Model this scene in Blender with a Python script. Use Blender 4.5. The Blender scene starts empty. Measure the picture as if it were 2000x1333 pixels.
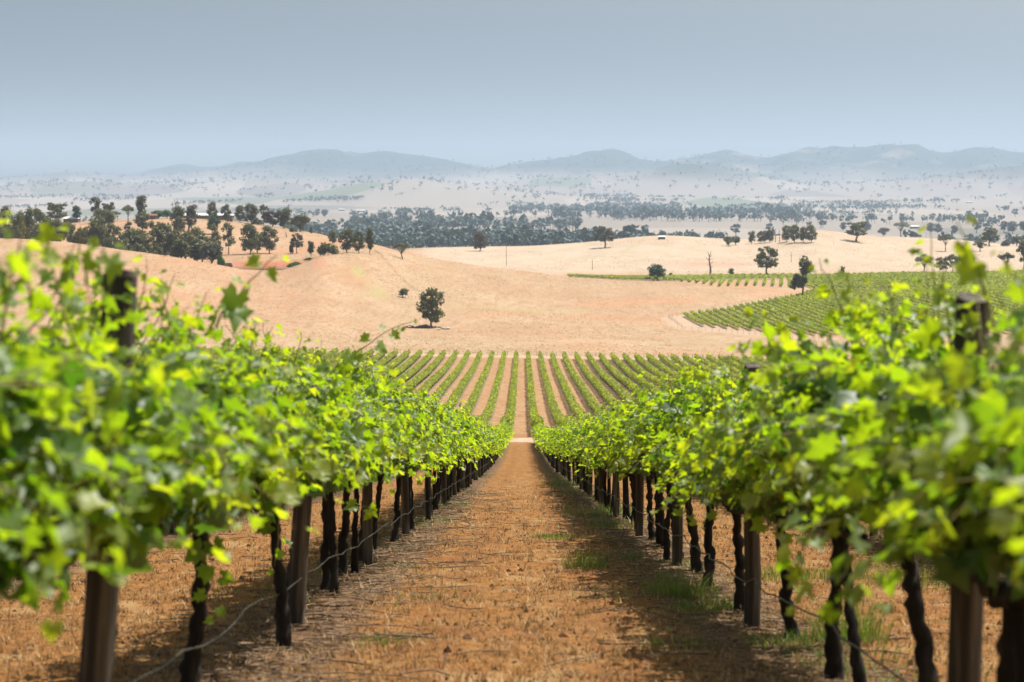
import bpy, math, random
import numpy as np
from mathutils import Matrix, Vector

# ------------------------------------------------------------------ camera, sky, sun, exposure
SC = bpy.context.scene
COL = SC.collection
F = 3889.0                       # 70 mm lens on a 36 mm sensor, in pixels of the 2000 px wide photograph
PITCH = math.atan(306.5 / F)     # horizon lies at row 360 of the photograph
YAW = math.atan(20.0 / F)
R = math.radians
SUN_EL, SUN_AZ = R(62.0), R(49.0)   # azimuth from +Y (view direction) towards +X (right)

cam = bpy.data.cameras.new("camera")
cam.lens = 70.0; cam.sensor_width = 36.0
cam.clip_start = 0.1; cam.clip_end = 60000.0
cam.dof.use_dof = True; cam.dof.focus_distance = 36.0; cam.dof.aperture_fstop = 3.6
cam_o = bpy.data.objects.new("camera", cam); COL.objects.link(cam_o)
cam_o.location = (0, 0, 0)
cam_o.rotation_euler = (R(90) - PITCH, 0, YAW)
SC.camera = cam_o

W = bpy.data.worlds.new("World"); SC.world = W; W.use_nodes = True
wn, wl = W.node_tree.nodes, W.node_tree.links
wn.clear()
sky = wn.new("ShaderNodeTexSky"); sky.sky_type = 'NISHITA'; sky.sun_disc = False
sky.sun_elevation = SUN_EL; sky.sun_rotation = SUN_AZ
sky.altitude = 300.0; sky.air_density = 1.0; sky.dust_density = 3.5; sky.ozone_density = 1.5
hsv = wn.new("ShaderNodeHueSaturation"); hsv.inputs['Saturation'].default_value = 0.62
tint = wn.new("ShaderNodeMix"); tint.data_type = 'RGBA'; tint.blend_type = 'MULTIPLY'
tint.inputs[0].default_value = 1.0; tint.inputs[7].default_value = (0.95, 1.02, 0.95, 1)
bg = wn.new("ShaderNodeBackground"); bg.inputs[1].default_value = 0.06
wo = wn.new("ShaderNodeOutputWorld")
stc = wn.new("ShaderNodeTexCoord"); smp = wn.new("ShaderNodeMapping"); smp.inputs['Scale'].default_value = (1, 1, 7.0)
snm = wn.new("ShaderNodeVectorMath"); snm.operation = 'NORMALIZE'      # a clear upper sky comes down closer to the hazy horizon
wl.new(stc.outputs['Generated'], smp.inputs[0]); wl.new(smp.outputs[0], snm.inputs[0]); wl.new(snm.outputs[0], sky.inputs[0])
wl.new(sky.outputs[0], hsv.inputs['Color']); wl.new(hsv.outputs[0], tint.inputs[6])
wl.new(tint.outputs[2], bg.inputs[0]); wl.new(bg.outputs[0], wo.inputs[0])

sun = bpy.data.lights.new("sun", 'SUN'); sun.energy = 5.0; sun.angle = R(0.5); sun.color = (1.0, 0.95, 0.86)
sun_o = bpy.data.objects.new("sun", sun); COL.objects.link(sun_o)
sdir = Vector((math.cos(SUN_EL) * math.sin(SUN_AZ), math.cos(SUN_EL) * math.cos(SUN_AZ), math.sin(SUN_EL)))
sun_o.rotation_euler = sdir.to_track_quat('Z', 'Y').to_euler()
sun_o.location = (60, 20, 80)

SC.view_settings.view_transform = 'Standard'; SC.view_settings.look = 'None'
SC.view_settings.exposure = 0.62; SC.view_settings.gamma = 1.0; SC.view_settings.use_curve_mapping = False
cy = SC.cycles
cy.use_denoising = True
try: cy.denoiser = 'OPENIMAGEDENOISE'
except Exception: pass
cy.max_bounces = 6; cy.diffuse_bounces = 2; cy.glossy_bounces = 2; cy.transmission_bounces = 2
cy.volume_bounces = 1; cy.transparent_max_bounces = 4
cy.use_adaptive_sampling = True; cy.adaptive_threshold = 0.015
cy.caustics_reflective = False; cy.caustics_refractive = False

rng = np.random.default_rng(7)
random.seed(7)

# ------------------------------------------------------------------ pixel <-> world, noise, splines
def zpx(y, d):                                   # height of the sight line of photo row y at distance d
    return -d * np.tan(PITCH + np.arctan((np.asarray(y, float) - 666.5) / F))
def upx(x):                                      # x/y of photo column x
    return (np.asarray(x, float) - 1020.0) / F

def pchip(xk, yk, x):
    xk = np.asarray(xk, float); yk = np.asarray(yk, float)
    h = np.diff(xk); s = np.diff(yk) / h
    m = np.zeros_like(yk)
    m[0], m[-1] = s[0], s[-1]
    for i in range(1, len(xk) - 1):
        if s[i-1] * s[i] > 0:
            w1, w2 = 2*h[i] + h[i-1], h[i] + 2*h[i-1]
            m[i] = (w1 + w2) / (w1 / s[i-1] + w2 / s[i])
    x = np.clip(x, xk[0], xk[-1])
    i = np.clip(np.searchsorted(xk, x) - 1, 0, len(h) - 1)
    t = (x - xk[i]) / h[i]
    return ((2*t**3 - 3*t**2 + 1) * yk[i] + (t**3 - 2*t**2 + t) * h[i] * m[i]
            + (-2*t**3 + 3*t**2) * yk[i+1] + (t**3 - t**2) * h[i] * m[i+1])

def vnoise(x, y, seed=0):
    xi = np.floor(x).astype(np.int64); yi = np.floor(y).astype(np.int64)
    fx = x - xi; fy = y - yi
    fx = fx*fx*(3 - 2*fx); fy = fy*fy*(3 - 2*fy)
    def hsh(a, b):
        n = (a * 374761393 + b * 668265263 + seed * 1442695041) & 0xffffffff
        n = ((n ^ (n >> 13)) * 1274126177) & 0xffffffff
        n = n ^ (n >> 16)
        return (n & 0xffff) / 65535.0
    a = hsh(xi, yi); b = hsh(xi+1, yi); c = hsh(xi, yi+1); d = hsh(xi+1, yi+1)
    return (a*(1-fx) + b*fx) * (1-fy) + (c*(1-fx) + d*fx) * fy - 0.5
def fbm(x, y, seed=0, o=4):
    v = 0; a = 1.0
    for k in range(o):
        v = v + a * vnoise(x * 2**k, y * 2**k, seed + k); a *= 0.5
    return v
def sstep(a, b, x):
    t = np.clip((x - a) / (b - a), 0, 1); return t*t*(3 - 2*t)

# ------------------------------------------------------------------ terrain height
NEAR = [(-80,9.2),(-40,3.95),(0,-1.25),(6.75,-2.13),(13.5,-3.0),(50,-7.75),(100,-14.2),(150,-20.1),(177,-22.95),(184,-23.5),(230,-28.7),
        (284,-33.2),(367,-37.8),(430,-41.3),(507,-44.3),(516,-44.6)]
FARC = [(2000,-67),(2500,-70.5),(3500,-73),(5000,-75),(7000,-75.5),(9000,-72),(26000,-72)]
# photo column: (distance, row of the photo if positive, height if negative)
ST = {
 -500:[(600,-41),(700,-34),(780,-27),(850,-21),(940,-29),(1060,-28),(1250,-25),(1500,-48),(1800,-63)],
 0:[(600,-41),(700,-34),(780,-28),(850,467),(940,-29.5),(1060,-28),(1250,437),(1400,-33),(1800,-63)],
 110:[(600,-41.6),(700,-35.3),(780,-29.5),(850,473),(940,-31),(1060,-28),(1250,435),(1400,-33),(1800,-63)],
 220:[(600,-42.3),(700,-36.8),(780,-31.5),(850,487),(940,-33),(1060,-28.7),(1250,431),(1400,-31),(1800,-63)],
 330:[(600,-43.5),(700,-39),(780,-34.5),(850,502),(940,-35.5),(1000,-34),(1250,427),(1400,-30),(1800,-63)],
 440:[(600,-44.7),(700,-42),(780,-38.2),(850,520),(887,-37.8),(930,-37),(980,-35.5),(1250,431),(1400,-32),(1800,-63)],
 480:[(600,-45.2),(700,-43.5),(780,-40.5),(858,527.5),(887,-40),(915,-39),(932,-36),(1000,-34.9),(1250,434),(1400,-33),(1800,-63)],
 540:[(600,-45.6),(700,-44.4),(780,-41.5),(858,528),(887,-40),(915,-39),(932,-36.1),(1000,-35.4),(1245,443),(1400,-36),(1800,-63)],
 590:[(600,-45.9),(700,-44.6),(780,-41.3),(865,515),(890,-36),(915,-36.2),(935,-35),(1000,-35),(1235,452),(1400,-38),(1800,-63)],
 620:[(600,-46),(700,-45),(780,-41),(872,505),(900,-33.2),(950,-34),(1000,-34),(1230,457),(1400,-41),(1800,-63)],
 680:[(600,-46.8),(700,-47.5),(780,-43.5),(870,521),(930,495),(1000,-33),(1150,468),(1250,-37),(1800,-63)],
 740:[(600,-47.5),(700,-49),(780,-46),(870,541),(960,498),(1090,481.5),(1250,-44),(1800,-63)],
 800:[(600,-48),(700,642),(800,591),(900,547),(1000,509),(1080,498),(1200,-46),(1480,486.5),(1800,-63)],
 900:[(600,-48.3),(700,642.5),(800,601),(950,541),(1060,514),(1200,-50),(1500,484),(1800,-63)],
 1020:[(600,-48.5),(700,646),(800,606),(930,558),(1030,530),(1120,-51),(1250,-51),(1520,482),(1800,-63)],
 1120:[(600,-48.5),(700,647),(800,610),(930,566),(1010,544),(1100,-51),(1300,509),(1540,476),(1800,-62)],
 1300:[(600,-48.7),(700,648),(800,612),(960,556),(1080,541),(1200,-50),(1350,-47),(1550,461.5),(1800,-60)],
 1450:[(600,-48.7),(700,645),(800,608),(960,558),(1080,540.5),(1200,-50),(1350,-47.5),(1550,469),(1800,-60)],
 1600:[(600,-48.6),(700,642),(800,605),(950,568),(1080,540),(1200,-49.6),(1350,-44.5),(1520,450.5),(1800,-59)],
 1700:[(600,-48.3),(700,-48.6),(800,594),(900,-51),(1080,538.5),(1200,-49.6),(1350,-46),(1540,462),(1800,-60)],
 1770:[(600,-48),(700,-48),(800,587),(900,-50.5),(1080,537),(1200,-49.5),(1350,-47),(1540,465),(1800,-60)],
 1850:[(600,-47.5),(700,-47.2),(800,580),(900,-49),(1090,535),(1200,-49.3),(1350,-47.5),(1540,468),(1800,-61)],
 2000:[(600,-47),(700,-45.5),(800,568.5),(900,-46.6),(1100,531),(1300,-47),(1560,479),(1800,-61)],
 2500:[(600,-45.5),(700,-42),(800,-38),(900,-41),(1100,-46),(1300,-45),(1560,-47),(1800,-61)],
}
XS = np.arange(-600, 2601, 10.0)
DL = np.exp(np.linspace(math.log(516), math.log(26000), 900))
_keys = sorted(ST)
_tab = []
for k in _keys:
    pts = [(500, -44.1), (516, -44.6)] + [(d, float(zpx(v, d)) if v > 0 else v) for d, v in ST[k]] + FARC
    dk, zk = zip(*pts)
    _tab.append(pchip(np.log(dk), zk, np.log(DL)))
_tab = np.array(_tab)
TAB = np.array([pchip(_keys, _tab[:, j], XS) for j in range(len(DL))]).T       # [column, distance]

SKY = [(-700,345),(-300,350),(0,352),(75,348),(140,338),(200,343),(260,345),(330,341),(400,330),(460,327),(500,321),(560,308),(600,301),(650,296),(700,300),
       (750,296),(790,300),(850,306),(900,316),(950,326),(1000,320),(1060,312),(1110,310),(1150,307),(1200,302),(1250,312),(1290,315),(1340,308),
       (1380,299),(1418,291),(1450,299),(1500,308),(1560,295),(1620,292),(1660,297),(1720,293),(1780,293),(1840,306),(1900,295),(1930,293),
       (2000,299),(2200,290),(2500,300)]
FOOT = [(-600,372),(0,366),(150,354),(300,359),(420,354),(560,346),(650,352),(760,344),(860,352),(960,362),(1060,352),(1150,345),(1250,331),(1330,318),(1420,328),
        (1500,347),(1580,361),(1700,357),(1800,351),(1900,342),(2000,334),(2400,335)]
LOWH = [(-600,386),(500,386),(640,372),(720,358),(800,353),(880,362),(980,374),(1100,383),(1300,386),(2400,386)]
BACK = [(-600,345),(0,352),(250,345),(300,336),(360,325),(400,328),(440,325),(480,316),(510,320),(560,330),(700,340),(2500,340)]
def ground(x, y):
    x = np.asarray(x, float); y = np.asarray(y, float)
    x, y = np.broadcast_arrays(x, y)
    nk = np.array(NEAR)
    zn = pchip(nk[:, 0], nk[:, 1], y)
    zn = zn - 0.016 * x * sstep(180, 450, y) * (1 - sstep(516, 640, y))
    yy = np.clip(y, 516, 25990)
    X = np.clip(x / yy * F + 1020, XS[0], XS[-1] - 1e-6)
    fx = (X - XS[0]) / 10.0; ix = np.minimum(fx.astype(int), len(XS) - 2); fx = fx - ix
    fd = (np.log(yy) - math.log(516)) / (math.log(26000) - math.log(516)) * (len(DL) - 1)
    idd = np.clip(fd.astype(int), 0, len(DL) - 2); fd = fd - idd
    zf = (TAB[ix, idd] * (1-fx) + TAB[ix+1, idd] * fx) * (1-fd) + (TAB[ix, idd+1] * (1-fx) + TAB[ix+1, idd+1] * fx) * fd
    zf = zf - 0.016 * x * (1 - sstep(516, 640, yy))
    z = np.where(y < 516, zn, zf)
    # undulation
    z = z + 0.5 * fbm(x/60, y/60, 3) * sstep(540, 700, y) * (1 - sstep(1600, 2400, y))
    z = z + 0.16 * fbm(x/9, y/9, 5) * sstep(540, 600, y) * (1 - sstep(1000, 1500, y))
    z = z + 3.0 * fbm(x/700, y/700, 9) * sstep(2200, 4000, y)
    z = z + 0.05 * fbm(x/0.7, y/0.7, 11, 4) * (1 - sstep(40, 120, y))
    # far hills
    far = y > 5000
    if far.any():
        def hill(keys, D, front, back, rough, seed):
            k = np.array(keys, float)
            top = zpx(pchip(k[:, 0], k[:, 1], X), D) + 72
            t = np.where(y < D, sstep(D - front, D, y), 1 - sstep(D, D + back, y))
            wob = 1 + rough * fbm(x/900, y/900, seed, 5) * np.where(y < D, 1 - sstep(D - 400, D, y) * 0.85, 1)
            return np.maximum(top, 0) * t**1.25 * wob - 72
        hz = np.maximum.reduce([hill(LOWH, 7800, 1300, 1500, .25, 21), hill(FOOT, 10300, 1800, 1800, .55, 31),
                                hill(SKY, 13200, 3000, 2200, .6, 41), hill(BACK, 14700, 1200, 1000, .3, 51)])
        z = np.where(far & (hz > -71.5), np.maximum(z, hz), z)
    return z
def gz(x, y): return float(ground(np.array([x]), np.array([y]))[0])
_D = np.exp(np.linspace(math.log(12), math.log(16000), 6000))
def cast(X, Y, dmin=12):                       # where the sight line of a photo pixel meets the terrain
    g = ground(upx(X) * _D, _D); r = zpx(Y, _D)
    i = np.nonzero((r < g) & (_D > dmin))[0]
    d = _D[i[0]] if len(i) else _D[-1]
    return float(upx(X) * d), float(d)

# ------------------------------------------------------------------ materials
def mat(name):
    m = bpy.data.materials.new(name); m.use_nodes = True
    nt = m.node_tree; nt.nodes.clear()
    out = nt.nodes.new("ShaderNodeOutputMaterial")
    return m, nt, nt.nodes, nt.links, out
def ramp(ns, stops):
    r = ns.new("ShaderNodeValToRGB"); e = r.color_ramp.elements
    e[0].position, e[0].color = stops[0][0], (*stops[0][1], 1)
    e[1].position, e[1].color = stops[-1][0], (*stops[-1][1], 1)
    for p, c in stops[1:-1]:
        k = e.new(p); k.color = (*c, 1)
    return r
def simple(name, stops, scale=6.0, stretch=(1, 1, 1), rough=0.8, bump=0.3, detail=5.0, spec=0.3):
    m, nt, ns, lk, out = mat(name)
    tc = ns.new("ShaderNodeTexCoord"); mp = ns.new("ShaderNodeMapping"); mp.inputs['Scale'].default_value = stretch
    nz = ns.new("ShaderNodeTexNoise"); nz.inputs['Scale'].default_value = scale; nz.inputs['Detail'].default_value = detail
    rp = ramp(ns, stops); b = ns.new("ShaderNodeBsdfPrincipled")
    b.inputs['Roughness'].default_value = rough; b.inputs['Specular IOR Level'].default_value = spec
    bp = ns.new("ShaderNodeBump"); bp.inputs['Strength'].default_value = bump; bp.inputs['Distance'].default_value = 0.01
    lk.new(tc.outputs['Object'], mp.inputs[0]); lk.new(mp.outputs[0], nz.inputs['Vector'])
    lk.new(nz.outputs[0], rp.inputs[0]); lk.new(rp.outputs[0], b.inputs['Base Color'])
    lk.new(nz.outputs[0], bp.inputs['Height']); lk.new(bp.outputs[0], b.inputs['Normal'])
    lk.new(b.outputs[0], out.inputs[0])
    return m
def leafy(name, stops, trans, tfac, under=None, rough=0.45, spec=0.5, sheen=0.0):
    """leaf: colour from the mesh attribute «tone», paler underside, light passing through"""
    m, nt, ns, lk, out = mat(name)
    at = ns.new("ShaderNodeAttribute"); at.attribute_name = "tone"
    rp = ramp(ns, stops); lk.new(at.outputs['Fac'], rp.inputs[0])
    b = ns.new("ShaderNodeBsdfPrincipled"); b.inputs['Roughness'].default_value = rough
    b.inputs['Specular IOR Level'].default_value = spec; b.inputs['Sheen Weight'].default_value = sheen
    col = rp.outputs[0]
    if under:
        g = ns.new("ShaderNodeNewGeometry"); mx = ns.new("ShaderNodeMix"); mx.data_type = 'RGBA'
        lk.new(g.outputs['Backfacing'], mx.inputs[0]); lk.new(col, mx.inputs[6]); mx.inputs[7].default_value = (*under, 1)
        col = mx.outputs[2]
    lk.new(col, b.inputs['Base Color'])
    t = ns.new("ShaderNodeBsdfTranslucent")
    rt = ramp(ns, trans); lk.new(at.outputs['Fac'], rt.inputs[0]); lk.new(rt.outputs[0], t.inputs[0])
    ms = ns.new("ShaderNodeMixShader"); ms.inputs[0].default_value = tfac
    lk.new(b.outputs[0], ms.inputs[1]); lk.new(t.outputs[0], ms.inputs[2]); lk.new(ms.outputs[0], out.inputs[0])
    return m

M = {}
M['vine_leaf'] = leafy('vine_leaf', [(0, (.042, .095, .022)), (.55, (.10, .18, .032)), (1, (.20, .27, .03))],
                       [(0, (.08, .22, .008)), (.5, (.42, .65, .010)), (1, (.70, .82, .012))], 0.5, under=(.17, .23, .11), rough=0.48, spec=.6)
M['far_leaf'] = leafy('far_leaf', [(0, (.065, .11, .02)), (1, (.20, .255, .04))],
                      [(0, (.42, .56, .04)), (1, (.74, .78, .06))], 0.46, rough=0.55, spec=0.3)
M['gum_leaf'] = leafy('gum_leaf', [(0, (.05, .06, .022)), (1, (.185, .185, .075))], [(0, (.12, .14, .03)), (1, (.25, .25, .05))], 0.3, rough=0.5, spec=0.4)
M['grey_leaf'] = leafy('grey_leaf', [(0, (.06, .07, .045)), (1, (.13, .13, .08))], [(0, (.09, .1, .05)), (1, (.15, .15, .07))], 0.2, rough=0.55, spec=0.4)
M['brown_leaf'] = leafy('brown_leaf', [(0, (.085, .055, .04)), (1, (.16, .11, .075))], [(0, (.1, .07, .04)), (1, (.15, .1, .05))], 0.2, rough=0.6, spec=0.3)
M['green_leaf'] = leafy('green_leaf', [(0, (.03, .09, .02)), (1, (.08, .18, .03))], [(0, (.08, .2, .02)), (1, (.18, .35, .03))], 0.3, rough=0.5, spec=0.4)
M['oak_leaf'] = leafy('oak_leaf', [(0, (.025, .06, .025)), (1, (.06, .115, .04))], [(0, (.05, .12, .03)), (1, (.1, .18, .04))], 0.25, rough=0.5, spec=0.4)
M['valley_leaf'] = leafy('valley_leaf', [(0, (.05, .085, .095)), (1, (.105, .15, .155))], [(0, (.05, .08, .03)), (1, (.1, .13, .05))], 0.2, rough=0.6, spec=0.3)  # glaucous foliage, made bluer and paler so the colour carries part of the haze
M['bark'] = simple('bark', [(.3, (.010, .007, .006)), (.55, (.026, .019, .015)), (.75, (.07, .053, .04))], 14, (1, 1, .22), .92, 1.0)
M['tree_bark'] = simple('tree_bark', [(.3, (.10, .085, .07)), (.7, (.32, .27, .22))], 3, (1, 1, .3), .9, .5)
M['dead_bark'] = simple('dead_bark', [(.3, (.12, .10, .085)), (.7, (.24, .21, .18))], 3, (1, 1, .3), .9, .5)
M['stem'] = simple('stem', [(.3, (.16, .17, .04)), (.7, (.30, .22, .08))], 8, rough=.55, bump=.1)
M['post'] = simple('post', [(.25, (.022, .017, .013)), (.5, (.062, .050, .040)), (.72, (.20, .17, .135))], 22, (1, 1, .06), .85, .8)
M['hose'] = simple('hose', [(.3, (.012, .011, .010)), (.7, (.05, .042, .036))], 9, (1, .2, 1), .5, .2, spec=.5)
M['wire'] = simple('wire', [(.3, (.16, .15, .14)), (.7, (.30, .28, .26))], 9, rough=.5, bump=.1)
M['cane'] = simple('cane', [(.3, (.10, .065, .042)), (.7, (.30, .205, .13))], 30, rough=.9, bump=.3)
M['clod'] = simple('clod', [(.3, (.05, .026, .014)), (.7, (.20, .105, .05))], 40, rough=.95, bump=.4)
M['rock'] = simple('rock', [(.3, (.06, .05, .048)), (.7, (.22, .19, .17))], 1.2, rough=.95, bump=.6)
M['pale_rock'] = simple('pale_rock', [(.3, (.4, .33, .26)), (.7, (.6, .52, .43))], 1.2, rough=.95, bump=.4)
M['fence_wood'] = simple('fence_wood', [(.3, (.12, .09, .07)), (.7, (.28, .23, .18))], 9, rough=.9)
M['white_metal'] = simple('white_metal', [(.3, (.7, .7, .68)), (.7, (.8, .8, .78))], .5, rough=.5, bump=.02)
M['dark_wall'] = simple('dark_wall', [(.3, (.10, .08, .07)), (.7, (.17, .14, .12))], .5, rough=.8, bump=.05)
M['red_roof'] = simple('red_roof', [(.3, (.20, .075, .055)), (.7, (.27, .10, .07))], .7, rough=.7, bump=.05)
M['stone'] = simple('stone', [(.3, (.12, .11, .10)), (.7, (.35, .32, .28))], 1.4, rough=.95, bump=.6)
M['weed'] = leafy('weed', [(0, (.05, .11, .02)), (.6, (.11, .17, .035)), (1, (.36, .28, .11))], [(0, (.12, .28, .02)), (.6, (.25, .36, .03)), (1, (.4, .3, .1))], 0.35)
M['straw'] = leafy('straw', [(0, (.11, .05, .017)), (.35, (.24, .115, .036)), (.75, (.40, .22, .075)), (1, (.56, .38, .18))], [(0, (.2, .1, .03)), (1, (.5, .36, .16))], 0.25, rough=.6, spec=.3)

def water_mat():
    m, nt, ns, lk, out = mat('water')
    b = ns.new("ShaderNodeBsdfPrincipled"); b.inputs['Base Color'].default_value = (.16, .085, .055, 1); b.inputs['Roughness'].default_value = .08
    nz = ns.new("ShaderNodeTexNoise"); nz.inputs['Scale'].default_value = 1.5; bp = ns.new("ShaderNodeBump"); bp.inputs['Strength'].default_value = .08
    lk.new(nz.outputs[0], bp.inputs['Height']); lk.new(bp.outputs[0], b.inputs['Normal']); lk.new(b.outputs[0], out.inputs[0])
    return m
M['water'] = water_mat()

def terrain_mat():
    m, nt, ns, lk, out = mat('terrain')
    geo = ns.new("ShaderNodeNewGeometry"); P = geo.outputs['Position']
    sep = ns.new("ShaderNodeSeparateXYZ"); lk.new(P, sep.inputs[0])
    def noise(scale, detail=5, sc=(1, 1, 1), rough=.55, dist=0.0):
        mp = ns.new("ShaderNodeMapping"); mp.inputs['Scale'].default_value = sc; lk.new(P, mp.inputs[0])
        n = ns.new("ShaderNodeTexNoise"); n.inputs['Scale'].default_value = scale; n.inputs['Detail'].default_value = detail
        n.inputs['Roughness'].default_value = rough; n.inputs['Distortion'].default_value = dist
        lk.new(mp.outputs[0], n.inputs['Vector']); return n.outputs[0]
    def attr(n):
        a = ns.new("ShaderNodeAttribute"); a.attribute_name = n; return a.outputs['Fac']
    def mixc(f, a, b, mode='MIX'):
        x = ns.new("ShaderNodeMix"); x.data_type = 'RGBA'; x.blend_type = mode
        for s, v in ((0, f), (6, a), (7, b)):
            if isinstance(v, tuple): x.inputs[s].default_value = (*v, 1)
            elif isinstance(v, (int, float)): x.inputs[s].default_value = v
            else: lk.new(v, x.inputs[s])
        return x.outputs[2]
    def math_(op, a, b=None, clamp=False):
        x = ns.new("ShaderNodeMath"); x.operation = op; x.use_clamp = clamp
        for s, v in ((0, a), (1, b)):
            if v is None: continue
            if isinstance(v, (int, float)): x.inputs[s].default_value = v
            else: lk.new(v, x.inputs[s])
        return x.outputs[0]
    def mr(v, a, b, c=0.0, d=1.0):
        x = ns.new("ShaderNodeMapRange"); x.interpolation_type = 'SMOOTHSTEP'
        lk.new(v, x.inputs[0])
        for s, k in ((1, a), (2, b), (3, c), (4, d)): x.inputs[s].default_value = k
        return x.outputs[0]
    def rmp(v, stops):
        r = ramp(ns, stops); lk.new(v, r.inputs[0]); return r.outputs[0]
    # dry pasture
    n_big = noise(.012, 6); n_mid = noise(.05, 7, (1.2, .45, 1), .62); n_fine = noise(.8, 6, (1, .28, 1), .65)
    field = rmp(n_mid, [(.25, (.325, .222, .132)), (.5, (.375, .268, .168)), (.75, (.43, .325, .215))])
    field = mixc(mr(n_fine, .46, .68, 0, .8), field, (.27, .155, .08))
    field = mixc(mr(noise(.3, 6, (1, .22, 1), .68), .50, .66, 0, .6), field, (.27, .165, .09))
    field = mixc(mr(n_big, .52, .7, 0, .55), field, (.44, .22, .12))
    # tread lines of stock across the pasture
    vm = ns.new("ShaderNodeMapping"); vm.inputs['Scale'].default_value = (.017, .011, .01); lk.new(P, vm.inputs[0])
    nd = ns.new("ShaderNodeTexNoise"); nd.inputs['Scale'].default_value = 2.5; lk.new(vm.outputs[0], nd.inputs['Vector'])
    va = ns.new("ShaderNodeVectorMath"); va.operation = 'MULTIPLY_ADD'; lk.new(nd.outputs[1], va.inputs[0]); va.inputs[1].default_value = (.5, .5, 0); lk.new(vm.outputs[0], va.inputs[2])
    vo = ns.new("ShaderNodeTexVoronoi"); vo.feature = 'DISTANCE_TO_EDGE'; lk.new(va.outputs[0], vo.inputs['Vector'])
    track = mr(vo.outputs['Distance'], .006, .026, 1, 0)
    track = math_('MULTIPLY', track, mr(noise(.02, 2), .48, .6))
    field = mixc(math_('MULTIPLY', track, .7), field, (.44, .20, .10))
    field = mixc(attr('pale'), field, rmp(n_mid, [(.3, (.40, .315, .235)), (.7, (.47, .385, .30))]))
    field = mixc(attr('red'), field, rmp(n_fine, [(.3, (.32, .11, .06)), (.7, (.46, .20, .115))]))
    field = mixc(attr('green'), field, rmp(n_fine, [(.3, (.26, .24, .09)), (.7, (.40, .36, .16))]))
    # vineyard floor: orange earth under mown dry grass, litter strip under each row
    g1 = noise(9, 8, (1, .8, 1), .65); g2 = noise(55, 6, (1, .6, 1), .7); g3 = noise(.8, 4)
    soil = rmp(g1, [(.28, (.11, .048, .017)), (.48, (.235, .102, .030)), (.7, (.32, .165, .058))])
    soil = mixc(mr(g2, .52, .72), soil, (.38, .225, .088))
    soil = mixc(mr(g2, .46, .30), soil, (.12, .055, .025))
    soil = mixc(mr(g3, .5, .75, 0, .5), soil, (.235, .09, .032))
    soil = mixc(mr(noise(2.2, 6, (1, .5, 1), .7), .50, .66, 0, .75), soil, rmp(g2, [(.3, (.20, .12, .055)), (.7, (.48, .32, .15))]))
    soil = mixc(mr(noise(4.5, 5, (1, .6, 1), .7), .56, .68, 0, .7), soil, (.13, .062, .026))
    wheel = mr(math_('ABSOLUTE', math_('SUBTRACT', math_('ABSOLUTE', math_('ADD', sep.outputs[0], math_('MULTIPLY', math_('SUBTRACT', noise(.25, 2), .5), .5))), .56)), .08, .26, .55, 0)
    soil = mixc(math_('MULTIPLY', wheel, mr(noise(1.6, 4), .35, .6)), soil, (.20, .085, .032))
    fx = math_('DIVIDE', sep.outputs[0], 3.05); fr = math_('FRACT', math_('ADD', fx, 50.0))
    dist = math_('ABSOLUTE', math_('SUBTRACT', fr, .5))           # 0 on the vine row, .5 in mid path
    distn = math_('ADD', dist, math_('MULTIPLY', math_('SUBTRACT', g3, .5), .12))
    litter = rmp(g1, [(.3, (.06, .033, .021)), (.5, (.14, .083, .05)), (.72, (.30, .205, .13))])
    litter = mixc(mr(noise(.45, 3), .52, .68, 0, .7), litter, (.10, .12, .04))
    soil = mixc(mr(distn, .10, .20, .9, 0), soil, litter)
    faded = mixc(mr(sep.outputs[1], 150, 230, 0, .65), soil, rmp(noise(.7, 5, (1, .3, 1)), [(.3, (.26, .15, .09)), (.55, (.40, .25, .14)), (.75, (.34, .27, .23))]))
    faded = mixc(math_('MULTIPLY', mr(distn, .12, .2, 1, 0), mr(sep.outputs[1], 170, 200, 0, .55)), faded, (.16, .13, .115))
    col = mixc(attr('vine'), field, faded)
    col = mixc(attr('track'), col, rmp(n_fine, [(.3, (.38, .26, .18)), (.7, (.48, .36, .27))]))
    # far valley paddocks and wooded ranges
    vm2 = ns.new("ShaderNodeMapping"); vm2.inputs['Scale'].default_value = (.0028, .0011, .001); lk.new(P, vm2.inputs[0])
    v2 = ns.new("ShaderNodeTexVoronoi"); v2.inputs['Scale'].default_value = 1.0; lk.new(vm2.outputs[0], v2.inputs['Vector'])
    sp = ns.new("ShaderNodeSeparateColor"); lk.new(v2.outputs['Color'], sp.inputs[0])
    pad = rmp(sp.outputs[0], [(0, (.27, .235, .205)), (.45, (.235, .20, .175)), (.7, (.32, .275, .24)), (.88, (.18, .155, .145)), (1, (.15, .17, .12))])
    col = mixc(mr(sep.outputs[1], 1650, 2000), col, pad)
    fo = noise(.004, 6, (1, .6, 1), .6)
    wood = rmp(noise(.03, 4), [(.3, (.03, .05, .05)), (.7, (.06, .085, .075))])
    wood = mixc(mr(fo, .54, .68, 0, .6), wood, (.26, .21, .16))
    col = mixc(attr('wood'), col, wood)
    b = ns.new("ShaderNodeBsdfPrincipled"); b.inputs['Roughness'].default_value = .95; b.inputs['Specular IOR Level'].default_value = .1
    lk.new(col, b.inputs['Base Color'])
    bp = ns.new("ShaderNodeBump"); bp.inputs['Strength'].default_value = .9; bp.inputs['Distance'].default_value = .03
    hh = math_('ADD', math_('MULTIPLY', g2, .5), g1)
    lk.new(hh, bp.inputs['Height'])
    bp2 = ns.new("ShaderNodeBump"); bp2.inputs['Strength'].default_value = .6; bp2.inputs['Distance'].default_value = .6
    lk.new(n_fine, bp2.inputs['Height']); lk.new(bp.outputs[0], bp2.inputs['Normal'])
    lk.new(bp2.outputs[0], b.inputs['Normal'])
    lk.new(b.outputs[0], out.inputs[0])
    return m
M['terrain'] = terrain_mat()

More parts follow.
